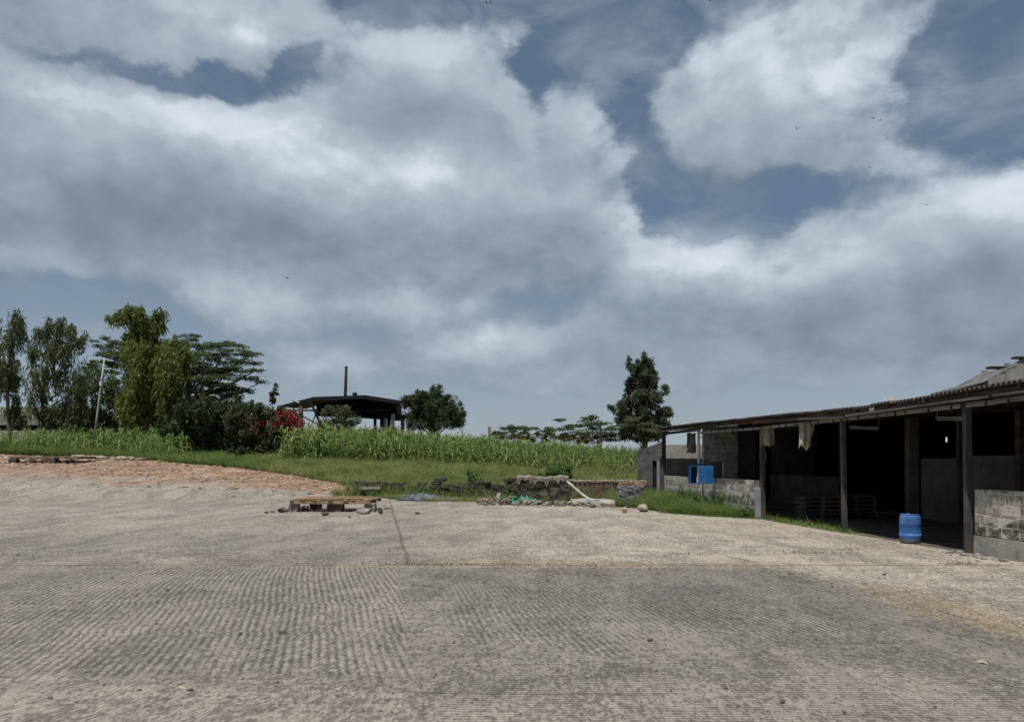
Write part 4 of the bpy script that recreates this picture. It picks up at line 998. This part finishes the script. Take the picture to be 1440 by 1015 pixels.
q = MB(); q.tube([(x1 + .2, Yb + .15, -.02), (x1 + .2, Yb + .15, z0)], .02, 8); q.build('leg', m_rustbd, bx)
q = MB(); q.box((x1 + .12, Yb + .18, z1 + .055), (.22, .14, .11)); q.build('top_tray', m_dblue, bx, bevel=.01)

# barrel
Yb = 16.75; c = P(1280, 763, Yb); br = empty('plastic_barrel', (c.x, Yb, .0), 'blue plastic barrel standing at the front of the shed', 'barrel')
r0 = .212; hh = .605; prof = [(r0 * .90, .0), (r0 * .95, .02), (r0 * .97, .05), (r0, .13), (r0 * 1.015, .20)]
for zc in (.215, .40): prof += [(r0 * 1.0, zc - .02), (r0 * 1.018, zc - .006), (r0 * 1.018, zc + .008), (r0 * 1.0, zc + .02)]
prof += [(r0 * 1.0, .47), (r0 * .98, .53), (r0 * .93, .57), (r0 * .86, .59), (r0 * .80, hh - .012), (r0 * .78, hh - .012)]
q = MB(); q.lathe((c.x, Yb, .022), prof, 40); q.build('body', m_barrel, br, smooth=True)
q = MB(); q.lathe((c.x, Yb, .022 + hh - .03), [(r0 * .89, 0), (r0 * .90, .03), (r0 * .86, .035), (r0 * .84, .022), (.001, .022)], 40); q.build('lid', m_barrel, br)
for a in (.4, 2.6):
    q = MB(); q.lathe((c.x + math.cos(a) * .11, Yb + math.sin(a) * .11, .022 + hh - .006), [(.03, 0), (.03, .014), (.001, .014)], 14); q.build('bung', m_dblue, br)
# ================================================================ FAR SIDE OF THE YARD
random.seed(23)
# black roofed open shed beyond the maize
Yf, Yk = 70.0, 80.0
fs = empty('black_roofed_shed', (P(490, 0, Yf).x, Yf, gzf(Yf, -15)), 'open black roofed shed on posts beyond the maize field', 'shed')
q = MB(); fr = [(394, 571), (441, 559), (514, 556.5), (566, 564.5)]; bk = [(430, 574), (458, 566), (512, 561), (556, 569)]
q.sheet([[P(u, v, Yf) for u, v in fr], [P(u, v, Yk) for u, v in bk]]); q.build('roof', m_blackroof, fs, solid=.14)
q = MB()
for (u0, v0), (u1, v1) in zip(fr[:-1], fr[1:]): q.bar(P(u0, v0 + 2.2, Yf - .2), P(u1, v1 + 2.2, Yf - .2), .08, .20)
q.build('fascia', m_blackroof, fs)
q = MB()
for k, Y in enumerate((71.5, 74, 76.5, 79)):
    f = (Y - Yf) / 10
    for (a, b, c, d) in (((402, 574), (441, 564), (514, 563), (562, 574)),):
        pa, pb, pc, pd = P(*a, Y), P(*b, Y), P(*c, Y), P(*d, Y); base = min(pa.z, pd.z) - .2
        q.bar(pb, Vector((pb.x, pb.y, base)), .09, .09, up=(0, 1, 0)); q.bar(Vector((pa.x, Y, base)), Vector((pd.x, Y, base)), .1, .12)
        for t in (.25, .5, .75): q.bar(Vector((pa.x + (pd.x - pa.x) * t, Y, base)), Vector((pa.x + (pd.x - pa.x) * (t + .12), Y, pc.z - .3)), .07, .07, up=(0, 1, 0))
q.build('truss', m_blackroof, fs)
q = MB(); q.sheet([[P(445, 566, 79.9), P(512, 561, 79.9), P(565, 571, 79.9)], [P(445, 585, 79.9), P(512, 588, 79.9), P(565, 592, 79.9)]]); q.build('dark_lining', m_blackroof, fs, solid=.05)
def fpost(u, v0, v1, Y, wd, m): 
    q = MB(); a = P(u, v0, Y); q.bar(Vector((a.x, Y, gzf(Y, a.x) - .1)), Vector((a.x, Y, a.z)), wd, wd, up=(0, 1, 0)); q.build('post', m, fs)
fpost(423, 568, 0, Yf, .34, mat('brown_post', [(.13, .10, .075), (.20, .16, .12)])); fpost(413, 572, 0, 72, .12, m_steel)
fpost(527.5, 588, 0, 78, .26, m_near_black); fpost(537, 588, 0, 77, .32, m_near_black); fpost(547, 586, 0, 76, .3, m_near_black)
fpost(552.5, 582, 0, 74, .30, m_white); fpost(541.5, 588, 0, 79.5, .34, m_white); fpost(566, 586, 0, 78, .3, m_near_black)
q = MB(); q.bar(P(436.5, 564, Yf - .4), P(455, 606, Yf - .4), .2, .14, up=(0, 1, 0)); q.build('brace', m_near_black, fs)
q = MB(); q.tube([P(446, 577, Yf + .6), P(434, 608, Yf + .6)], .06, 6); q.tube([P(411, 562.5, Yf - .5), P(418, 565.5, Yf - .5), P(421, 566, Yf - .5)], .07, 6); q.build('pipe_brace', m_steel, fs)
q = MB(); q.tube([P(424, 584, Yf + 1), P(452, 600, Yf + 1)], .07, 6); q.build('pipe_brace', m_white, fs)
q = MB(); q.bar(P(496, 554.6, Yf + 2), P(502, 554, Yf + 2), .25, .3); q.build('ridge_vent', m_blackroof, fs)
# poles
q = MB(); q.tube([Vector((P(485, 0, 74).x, 74, 1.5)), P(485.5, 560, 74), P(487, 515, 74)], [.16, .15, .13], 9); q.thing('tall_pole', m_near_black, 'thick dark pole standing up behind the black roofed shed', 'pole', smooth=True)
q = MB(); q.tube([Vector((P(688, 0, 60).x, 60, 1.4)), P(688.4, 600, 60)], [.13, .11], 8); q.thing('fence_post', m_timber, 'dark stub post standing up over the middle of the maize', 'post', smooth=True)
q = MB(); q.tube([Vector((P(846, 0, 80).x, 80, 1.3)), P(844, 598, 80)], [.14, .12], 8); q.thing('fence_post', m_near_black, 'dark post among the far acacias left of the tall tree', 'post', smooth=True)
Yp = 57.0; b = P(129.5, 640, Yp); b.z = gzf(Yp, b.x) - .1; pl = empty('leaning_pole', b, 'thin pale leaning pole standing left of the pepper tree', 'pole')
q = MB(); t = P(147, 503, Yp); q.tube([b, b.lerp(t, .48), b.lerp(t, .74), t], [.085, .075, .065, .05], 9); q.build('shaft', mat('silvered_pole', [(.24, .23, .20), (.38, .37, .33), (.46, .45, .41)], 2, 6), pl, smooth=True)
q = MB(); c = b.lerp(t, .735); q.tube([c - Vector((0.02, 0, .14)), c + Vector((.02, 0, .14))], .13, 9); q.build('collar', m_white, pl)
q = MB(); q.bar(c + Vector((-.38, -.09, .0)), c + Vector((.3, -.09, .04)), .05, .05); q.build('crossarm', m_timber, pl)
# stone wall with vents behind the left trees
Yw = 74; sw = empty('stone_wall', (P(40, 0, Yw).x, Yw, 3), 'long pale stone wall behind the drooping trees on the left', 'wall')
wall, core = MB(), MB(); A, B = P(-160, 0, Yw), P(124, 0, Yw); A.z = B.z = 0
zt_, zl = P(0, 572, Yw).z, P(0, 592.5, Yw).z
block_wall(wall, core, A, B, zl + .02, zt_, .4, .34, .62, .03)
wall.build('blocks', mat('pale_wall_block', [(.17, .155, .135), (.25, .23, .20), (.32, .295, .26)], 2.2, 7, .95, .4, 14, isl=.45), sw); core.build('mortar', m_mortar, sw)
q = MB(); q.bar((A.x, Yw - .06, zl - .17), (B.x, Yw - .06, zl - .17), .5, .34); q.build('band', m_plinth, sw)
q = MB(); q.bar((A.x, Yw, (2 + zl - .86) / 2), (B.x, Yw, (2 + zl - .86) / 2), .36, zl - .86 - 2); q.build('lower_wall', m_gable, sw)
q = MB(); q.bar((A.x, Yw + .15, zl - .6), (B.x, Yw + .15, zl - .6), .04, .51); q.build('dark_back_panel', m_near_black, sw)  # solid panel, its dark colour painted for the shade inside the vents
q = MB(); x = A.x + .6 + .75
while x < B.x: q.box((x, Yw - .03, zl - .6), (.9, .26, .51)); x += 1.5
q.build('pier', m_plaster, sw)

# ================================================================ RUINED WALLS AND RUBBLE
def rubble_wall(mb, A, B, z0, ztop, th, sz=(.34, .17), seed=0):
    r = random.Random(seed); A, B = Vector(A), Vector(B); d = (B - A); d.z = 0; L = d.length; d.normalize(); n = Vector((-d.y, d.x, 0)); z = z0; ang = math.atan2(d.y, d.x)
    while z < z0 + 3:
        hh = sz[1] * r.uniform(.85, 1.15); s = r.uniform(-.2, 0); any_ = False
        while s < L:
            w_ = sz[0] * r.uniform(.6, 1.4); sm = s + w_ / 2
            if 0 < sm < L and z + hh * .6 < ztop(sm / L) + r.uniform(-.06, .06):
                any_ = True
                for off in ((-th / 4, th / 4) if th > .3 else (0,)):
                    c = A + d * sm + n * (off + r.uniform(-.03, .03)); k = len(mb.V)
                    mb.rock((0, 0, 0), (w_ * .98, th / (2 if th > .3 else 1) * 1.06, hh * 1.02), r.random(), blocky=True)
                    ca, sa = math.cos(ang), math.sin(ang)
                    for i in range(k, len(mb.V)):
                        X, Y, Z = mb.V[i]; mb.V[i] = (c.x + X * ca - Y * sa, c.y + X * sa + Y * ca, z + hh / 2 + Z)
            s += w_
        z += hh
        if not any_: break
# left chunk: dark lava stones with a crust of old render on top
rw = empty('ruined_wall', (1.3, 33.6, 0), 'dark broken stone wall with pale crumbling top left of the white pipe', 'ruined wall')
A, B = P(727, 703, 33.4), P(799, 703, 33.2); A.z = B.z = 0
q = MB(); rubble_wall(q, A, B, -.05, lambda f: 1.10 + .05 * math.sin(f * 9) - (.06 if f < .1 else 0), .42, (.36, .19), 4); q.build('stones', m_lava, rw)
q = MB(); r_ = random.Random(5); n = 40; d = B - A
for side in (1,):
    rowsT = []
    for j in range(4):
        row = []
        for i in range(n + 1):
            f = i / n; drop = (.14 + .24 * max(0, math.sin(f * 17 + 1) * math.sin(f * 41)) + r_.uniform(0, .05)) if j == 3 else (0, .02, .05)[j] if j < 3 else 0
            off = (.24, -.235, -.25, -.245)[j] ; z = 1.16 + .03 * math.sin(f * 9) + .02 * math.sin(f * 31) - (0 if j == 0 else drop)
            row.append(A + d * f + Vector((0, off, z + r_.uniform(-.012, .012))))
        rowsT.append(row)
    q.sheet(rowsT)
q.build('render_crust', mat('crumbling_render', [(.13, .115, .095), (.24, .215, .18), (.33, .30, .255)], 3, 8, .95, .7, 14, streak=(.06, .052, .045)), rw, solid=.03)
rb = empty('ruined_wall', (4.2, 35.6, 0), 'long low reddish streaked wall right of the white pipe', 'ruined wall')
A, B = P(801, 0, 36.2), P(909, 0, 34.6); A.z = B.z = 0
q = MB(); nn = 44; front = []; d = B - A
for zr in (0, .25, .5, .75, 1.0, 1.02):
    front.append([A + d * (i / nn) + Vector((0, random.uniform(-.02, .02) + (.0 if zr < 1.01 else .3), min(zr, 1) * (.93 + .03 * math.sin(i * .9) + .02 * random.random()) - .05)) for i in range(nn + 1)])
back = [[Vector((p.x, p.y + .3, p.z)) for p in front[0]]]
q.sheet(front + back); q.build('wall', m_redwall, rb)
q = MB(); k = 0
for i in range(16):
    p = A + d * ((i + .5) / 16); q.rock((p.x, p.y + .14, .91 + random.uniform(-.01, .03)), (d.length / 16 * 1.0, .34, .10), i, blocky=True)
q.build('cap_stones', m_tan, rb)
pr = empty('block_pier', (4.75, 31.3, 0), 'squared stone pier of four courses at the end of the ruined walls', 'pier')
q = MB(); A, B = P(869, 712, 31.2), P(905, 712, 31.0)
for k in range(4):
    z = k * .205; n_ = 2 if k % 2 else 2; cuts = [0, .5 if k % 2 else .38 if k == 0 else .62, 1]
    if k == 3: cuts = [0, .66, 1]
    for a, b in zip(cuts[:-1], cuts[1:]):
        m_ = A.lerp(B, (a + b) / 2); q.rock((m_.x, m_.y + .2, z + .10), ((B.x - A.x) * (b - a) * 1.0, .46, .212), k * 7 + int(a * 10), blocky=True)
q.build('stones', mat('squared_block', [(.10, .095, .10), (.17, .165, .165), (.25, .235, .21)], 3, 8, .95, .7, 14, isl=.4), pr)
q = MB(); m_ = A.lerp(B, .5); q.box((m_.x, m_.y + .22, .38), ((B.x - A.x) * .9, .36, .74)); q.build('mortar', m_mortar, pr)
q = MB()
for k in range(5):
    m_ = A.lerp(B, (k + .5) / 5); q.rock((m_.x + .15, m_.y + .45, .88 + random.uniform(-.02, .03)), (.30, .3, .14), 90 + k, blocky=True)
q.build('top_stones', mat('red_brick_stone', [(.14, .08, .06), (.24, .14, .10), (.33, .25, .19)], 3, 7, .95, .5, isl=.5), pr)
# floor slab between and the white pipe
q = MB(); S0 = [P(800, 711, 32.3), P(868, 713, 31.4), P(872, 700, 34.4), P(800, 697, 36)]
for p in S0: p.z = 0
vs = [Vector((p.x, p.y, z)) for z in (-.02, .14) for p in S0]; q.add(vs, [(3, 2, 1, 0), (4, 5, 6, 7), (0, 1, 5, 4), (1, 2, 6, 5), (2, 3, 7, 6), (3, 0, 4, 7)])
q.thing('floor_slab', mat('pale_slab', [(.22, .205, .18), (.32, .30, .265), (.40, .375, .335)], 2.5, 8, .95, .5), 'pale cracked floor slab inside the ruined walls', 'slab', bevel=.03)
q = MB(); pp = [P(797, 676, 33.0), P(806, 684, 32.9), P(816, 693, 32.8), P(828, 701.5, 32.6), P(840, 704.5, 32.4), P(853, 706, 32.2)]
q.tube(pp, .050, 9); q.thing('white_pipe', mat('dull_white_plastic', [(.34, .33, .31), (.50, .49, .46), (.58, .57, .54)], 3, 7, .6, .1, streak=(.25, .21, .16)), 'bent white pipe sloping from the ruined wall to the slab', 'pipe', smooth=True)
q = MB(); c = P(834, 705, 32.2); q.box((c.x, c.y, c.z + .03), (.62, .5, .02), Matrix.Rotation(.12, 3, 'X') @ Matrix.Rotation(.3, 3, 'Z'), .03); q.thing('pale_sheet', m_steel, 'small grey sheet lying on the pale slab under the white pipe', 'sheet')
# broken low wall along the foot of the grass bank
for lab, u0, u1, zt_, sd, Y in (('left stub of the low dry stone wall below the grass bank', 497, 534, .62, 31, 37.6), ('middle stretch of the low dark dry stone wall behind the grey tarpaulin', 538, 600, .66, 32, 37.6), ('right stretch of the low dark dry stone wall with weeds growing over it', 612, 722, .66, 33, 37.0)):
    q = MB(); A, B = P(u0, 0, Y), P(u1, 0, Y - .3); A.z = B.z = 0
    rubble_wall(q, A, B, -.02 + gzf(Y, -2) * .4, lambda f, zt_=zt_: gzf(37, -2) + zt_ + .10 * math.sin(f * 13 + zt_ * 50) + .06 * math.sin(f * 29), .45, (.62, .16), sd)
    q.thing('dry_stone_wall', m_lava, lab, 'stone wall')
q = MB(); c = P(521, 689, 37.0); q.box((c.x, 36.9, .52), (.95, .35, .16), Matrix.Rotation(.04, 3, 'Y'), .04); q.thing('stone_slab', m_stone, 'pale stone slab lying against the left end of the low wall', 'stone slab', bevel=.02)
# crumpled sheets
def crumple(name, label, u0, u1, Y, dep, hgt, m, seed, cat='tarpaulin'):
    r = np.random.default_rng(seed); nx, ny = 46, 22; A, B = P(u0, 0, Y), P(u1, 0, Y); X = np.linspace(0, 1, nx); Yy = np.linspace(0, 1, ny); gx, gy = np.meshgrid(X, Yy)
    zz = sum(a * np.abs(np.sin(gx * fx * 6.28 + gy * fy * 6.28 + ph)) for a, fx, fy, ph in zip((.5, .35, .25, .18, .12), (1.3, 2.7, 4.1, 6.3, 9), (.6, -1.1, 2.2, -3.1, 4.0), r.uniform(0, 6, 5)))
    env = np.sin(np.clip(gx, 0, 1) * np.pi) ** .5 * np.sin(gy * np.pi) ** .6; zz = zz * env * hgt + .03 + .03 * r.random(gx.shape)
    edge_ = 1 + .18 * np.sin(gx * 9 + seed)
    V = np.stack([A.x + (B.x - A.x) * gx + .06 * np.sin(gy * 7), Y + (gy - .5) * dep * edge_, np.full_like(gx, 0)], -1); V[..., 2] = zz + gz(V[..., 1], V[..., 0])
    q = MB(); q.sheet([[tuple(p) for p in row] for row in V]); return q.thing(name, m, label, cat, solid=.008)
m_tarp = mat('grey_tarpaulin', [(.035, .045, .058), (.08, .10, .12), (.17, .20, .225)], 2.5, 6, .55, .3)
m_net = mat('green_sheeting', [(.02, .10, .07), (.035, .20, .14), (.10, .32, .25)], 3, 7, .6, .3)
crumple('tarpaulin', 'crumpled grey blue tarpaulin lying before the low stone wall', 560, 618, 35.8, 1.5, .20, m_tarp, 3)
crumple('tarpaulin', 'flat faded grey sheet beside the crumpled tarpaulin', 612, 648, 35.3, .9, .08, m_tarp, 8)
crumple('green_net', 'torn green sheeting spread over the rubble left of the ruined wall', 708, 757, 33.4, 1.7, .30, m_net, 5, 'netting')
# rubble heap: small pieces as stuff, bigger stones as things
q = MB(); N = 330
for k in range(N):
    f = random.random(); u = 672 + f * 205; Y = 33.2 - f * 1.9 + random.gauss(0, .45); hmax = .30 * math.exp(-((u - 705) / 34) ** 2) + .12 * math.exp(-((u - 790) / 50) ** 2)
    s = random.uniform(.05, .22); c = P(u, 0, Y); q.rock((c.x, Y, random.uniform(0, hmax) * max(0, 1 - abs(Y - (33.2 - f * 1.9)) / .8) + s * .22), (s * random.uniform(.8, 1.6), s, s * .7), k)
tag(q.build('rubble', mat('rubble_stone', [(.06, .05, .04), (.14, .118, .095), (.22, .19, .155), (.32, .285, .24)], 4, 7, .95, .6, isl=.7)), kind='stuff')
def stone(label, u, v, sz, m=m_stone, seed=1, blocky=False, dy=0.0, z=None, name='stone'):
    Y = F * H / (v - HV) if v > 695 else 40; q = MB(); c = P(u, v, Y)
    q.rock((c.x, Y + sz[1] * .45 + dy, (sz[2] * .45 if z is None else z)), sz, seed, blocky=blocky); return q.thing(name, m, label, 'stone')
stone('big rounded tan stone right below the squared stone pier', 905, 720, (.48, .4, .27), m_tan, 2)
stone('small tan stone lying in front of the squared stone pier', 879, 721, (.26, .22, .2), m_tan, 3)
stone('pink tinged stone on top of the rubble before the dark ruined wall', 775, 706, (.34, .3, .34), mat('pink_stone', [(.28, .19, .16), (.40, .29, .25)], 4), 4)
stone('upright pale stone at the left end of the green sheeting', 702, 707, (.26, .24, .46), m_stone, 5)
stone('square pale stone in dry grass left of the tarpaulin', 523, 702, (.42, .36, .36), m_tan, 6, True)
stone('flat tan flake lying alone at the lower right of the slab', 1384, 934, (.10, .05, .03), m_tan, 7)
stone('small dark stone on the bottom edge of the slab right of the middle', 1102, 990, (.055, .04, .03), m_lava, 8)
stone('small dark chip lying on the raked slab left of the middle', 266, 972, (.05, .035, .02), m_lava, 9)
stone('small dark chip near the middle of the right raked slab', 915, 902, (.06, .05, .03), m_lava, 10)
stone('pale flat crumb of concrete lying at the lower left', 255, 969, (.11, .05, .018), m_tan, 12)

# timber platform on blocks
def platform(root_label, u0, u1, v, Y0, depth, z0, z1, nb, mtop, seed, gap=.01):
    r = random.Random(seed); A, B = P(u0, 0, Y0), P(u1, 0, Y0); L = B.x - A.x; g = gzf(Y0, A.x) if Y0 > 34 else 0
    root = empty('timber_platform', ((A.x + B.x) / 2, Y0 + depth / 2, g), root_label, 'platform')
    for k in range(3):
        y = Y0 + .05 + k * (depth - .1) / 2; q = MB(); q.bar((A.x + .03, y, g + z0 + .05), (B.x - .02, y + r.uniform(-.05, .05), g + z0 + .05), .06, .10, jit=.006); q.build('bearer', mtop, root)
    w_ = L / nb
    for k in range(nb):
        x = A.x + (k + .5) * w_; q = MB(); q.box((x + r.uniform(-.02, .02), Y0 + depth / 2 + r.uniform(-.06, .04), g + z0 + .125 + r.uniform(-.002, .012)), (w_ * r.uniform(.62, .92), depth * r.uniform(.93, 1.03), .035), Matrix.Rotation(r.uniform(-.03, .03), 3, 'Z'), .006); q.build('cross_board', mtop, root)
    for k in range(4):
        y = Y0 + .1 + k * (depth - .2) / 3; s = r.uniform(0, .25); q = MB(); q.bar((A.x + s, y, g + z1 - .02 + r.uniform(0, .02)), (B.x - r.uniform(0, .35), y + r.uniform(-.1, .1), g + z1 - .02 + r.uniform(0, .025)), .20 if k else .14, .035, jit=.008); q.build('top_board', mtop, root)
    return A, B, g
A, B, g = platform('orange brown timber platform raised on blocks in mid yard', 406, 522, 709, 27.5, 2.3, .29, .46, 15, m_orange, 3)
y = 27.55
for lab, u, sz, mm, sd in (('pale grey block under the left end of the timber platform', 412, (.34, .30, .28), m_stone, 41), ('dark square block under the middle of the timber platform', 470, (.56, .3, .29), m_lava, 42), ('grey block under the right end of the timber platform', 520, (.36, .34, .30), m_stone, 43)):
    q = MB(); c = P(u, 0, y); q.rock((c.x, y + .18, sz[2] / 2), sz, sd, blocky=True); q.thing('support_block', mm, lab, 'block')
q = MB()
for k in range(2): q.rock((A.x + .35 + k * 2.2, 29.5, .145), (.4, .3, .29), 60 + k, blocky=True)
for lab, x, sd in (('dark block under the back left corner of the timber platform', A.x + .45, 61), ('dark block under the back right corner of the timber platform', B.x - .4, 62)):
    q = MB(); q.rock((x, 29.5, .145), (.4, .3, .29), sd, blocky=True); q.thing('support_block', m_lava, lab, 'block')
for lab, u, v, sz, mm, sd in (('dark lump of stone left of the timber platform', 396, 721, (.42, .3, .22), m_lava, 51), ('small flat dark stone far left of the timber platform', 374, 721.5, (.22, .16, .08), m_lava, 52),
    ('low dark stone between the two at the left of the platform', 383, 720.5, (.26, .16, .07), m_lava, 53), ('round dark stone under the left half of the platform', 441, 718, (.28, .26, .30), m_lava, 54), ('grey stone beside the round one under the platform', 428, 718.5, (.32, .26, .20), m_stone, 55),
    ('dark tapering stone in front of the middle block', 457, 725, (.30, .2, .13), m_lava, 56), ('grey wedge stone leaning on the right end block', 511, 723, (.46, .5, .22), m_stone, 57), ('upright pointed stone right of the timber platform', 535, 723, (.20, .16, .26), m_lava, 58), ('flat dark stone piece right of the pointed stone', 545, 716, (.38, .2, .06), m_lava, 59), ('small flat stone behind the right end of the platform', 539, 711, (.2, .2, .08), m_stone, 60),
    ('lone dark stone on the slab right of the platform', 587, 723, (.22, .16, .10), m_lava, 63), ('small dark pebble in front of the right block', 491, 728, (.10, .1, .07), m_lava, 64)):
    stone(lab, u, v, sz, mm, sd)
q = MB(); q.bar(P(403.5, 720.5, 27.35), P(407.5, 706, 27.5), .03, .03); q.thing('pale_stick', m_tan, 'thin pale stick leaning on the left end of the platform', 'stick')
q = MB(); c = P(434, 700, 29); 
A2, B2, g2 = platform('low weathered timber platform on stones at the far left', 12, 114, 640, 49.5, 1.9, .30, .44, 13, mat('bark_board', [(.13, .095, .07), (.26, .20, .15), (.36, .30, .24)], 4, 7, .9, .4, isl=.4), 9)
for lab, f, sz, sd in (('dark stone block under the left end of the far platform', .05, (.5, .4, .32), 71), ('grey stone under the left half of the far platform', .27, (.6, .4, .30), 72), ('dark stone pile under the middle of the far platform', .55, (.9, .5, .32), 73), ('large black stone under the right half of the far platform', .82, (1.5, .5, .32), 74)):
    q = MB(); x = A2.x + (B2.x - A2.x) * f; q.rock((x, 49.7, g2 + .15), sz, sd, blocky=sd in (71, 73)); q.thing('support_stone', m_lava if sd != 72 else m_tan, lab, 'stone')
q = MB()
for k in range(90):
    f = random.random(); u = 105 + 100 * f; Y = float(edge(P(u, 0, 54).x)) - random.uniform(-.3, .8); s = random.uniform(.12, .5); c = P(u, 0, Y); q.rock((c.x, Y, gzf(Y, c.x) + s * .18), (s * 1.5, s, s * .6), k)
tag(q.build('rubble', mat('pale_rubble', [(.14, .11, .085), (.28, .235, .185), (.40, .35, .28)], 3, 7, .95, .6, isl=.6)), kind='stuff')

# rubble and dust at the foot of the right block wall
q = MB()
for k in range(34):
    Y = random.uniform(13.6, 15.0); s = random.uniform(.03, .12); c = SP(Y, -.12 - random.random() * .35, 0); q.rock((c.x, c.y, s * .2), (s * 1.5, s, s * .6), k)
tag(q.build('rubble', m_stone), kind='stuff')

# ================================================================ BIRDS
m_bird = mat('dark_feathers', [(.012, .012, .014), (.03, .03, .032)], 8, 3, .7, 0)
def bird(label, u, v, Y, span, head, flap, bank):
    L = span * .42; q = MB(); pts = [(-.5, .01), (-.36, .05), (-.12, .115), (.12, .12), (.28, .085), (.36, .075), (.43, .06), (.5, .008)]
    q.tube([Vector((x * L, 0, .02 * L * math.sin(x * 3))) for x, r in pts], [r * L for x, r in pts], 8)
    q.add([Vector(p) * L for p in ((-.40, .05, 0), (-.40, -.05, 0), (-.85, -.16, .0), (-.85, .16, .0), (-.40, .05, .025), (-.40, -.05, .025), (-.85, -.16, .012), (-.85, .16, .012))], [(3, 2, 1, 0), (4, 5, 6, 7), (0, 1, 5, 4), (1, 2, 6, 5), (2, 3, 7, 6), (3, 0, 4, 7)])
    for s in (1, -1):
        st = [(0, .25, -.22), (.28, .30, -.20), (.62, .20, -.22), (1, -.12, -.26)]; top = []
        for f, le, te in st:
            y = s * (.08 * L + f * (span / 2 - .08 * L)); z = f * span / 2 * math.tan(flap) * (1 - .35 * f); top.append([Vector((le * L, y, z + .012)), Vector((te * L * (1 - .2 * f), y, z))])
        n = len(q.V); q.sheet(top); q.sheet([[p - Vector((0, 0, .02)) for p in r] for r in top[::1]])
    M = Matrix.Rotation(head, 3, 'Z') @ Matrix.Rotation(bank, 3, 'X'); c = P(u, v, Y)
    q.V = [tuple(M @ Vector(p)) for p in q.V]; q.V = [(a * .8, b * .8, d * .8) for a, b, d in q.V]; ob = q.build('bird', m_bird); ob.location = c; return tag(ob, label, 'bird')
bird('large dark bird gliding alone above the left trees', 403.5, 390.5, 58, .95, 1.4, .12, .35)
for lab, u, v, sp_, hd, fl, bk in (('left one of the two birds at the very top edge', 684, 5, .62, .4, .5, .8), ('right one of the two birds at the very top edge', 690, 5.5, .62, .6, .45, .9), ('bird at the top edge, farthest right', 998, 1, .6, .2, .4, .4),
    ('left one of the close pair before the right cloud', 1120.5, 181.5, .5, .3, .5, .7), ('right one of the close pair before the right cloud', 1124, 180.5, .45, .9, .4, .6), ('bird at the upper right, left one of a pair over the shed', 1228, 166.5, .62, .1, .3, .4), ('bird at the upper right, right one of a pair over the shed', 1237, 169.5, .55, .3, .3, .3),
    ('single bird by the small cloud high above the shed', 1223, 236, .5, .8, .5, .6), ('single bird near the right edge above the right cloud bank', 1303, 288, .5, .2, .3, .4)):
    bird(lab, u, v, 62, sp_, hd, fl, bk)
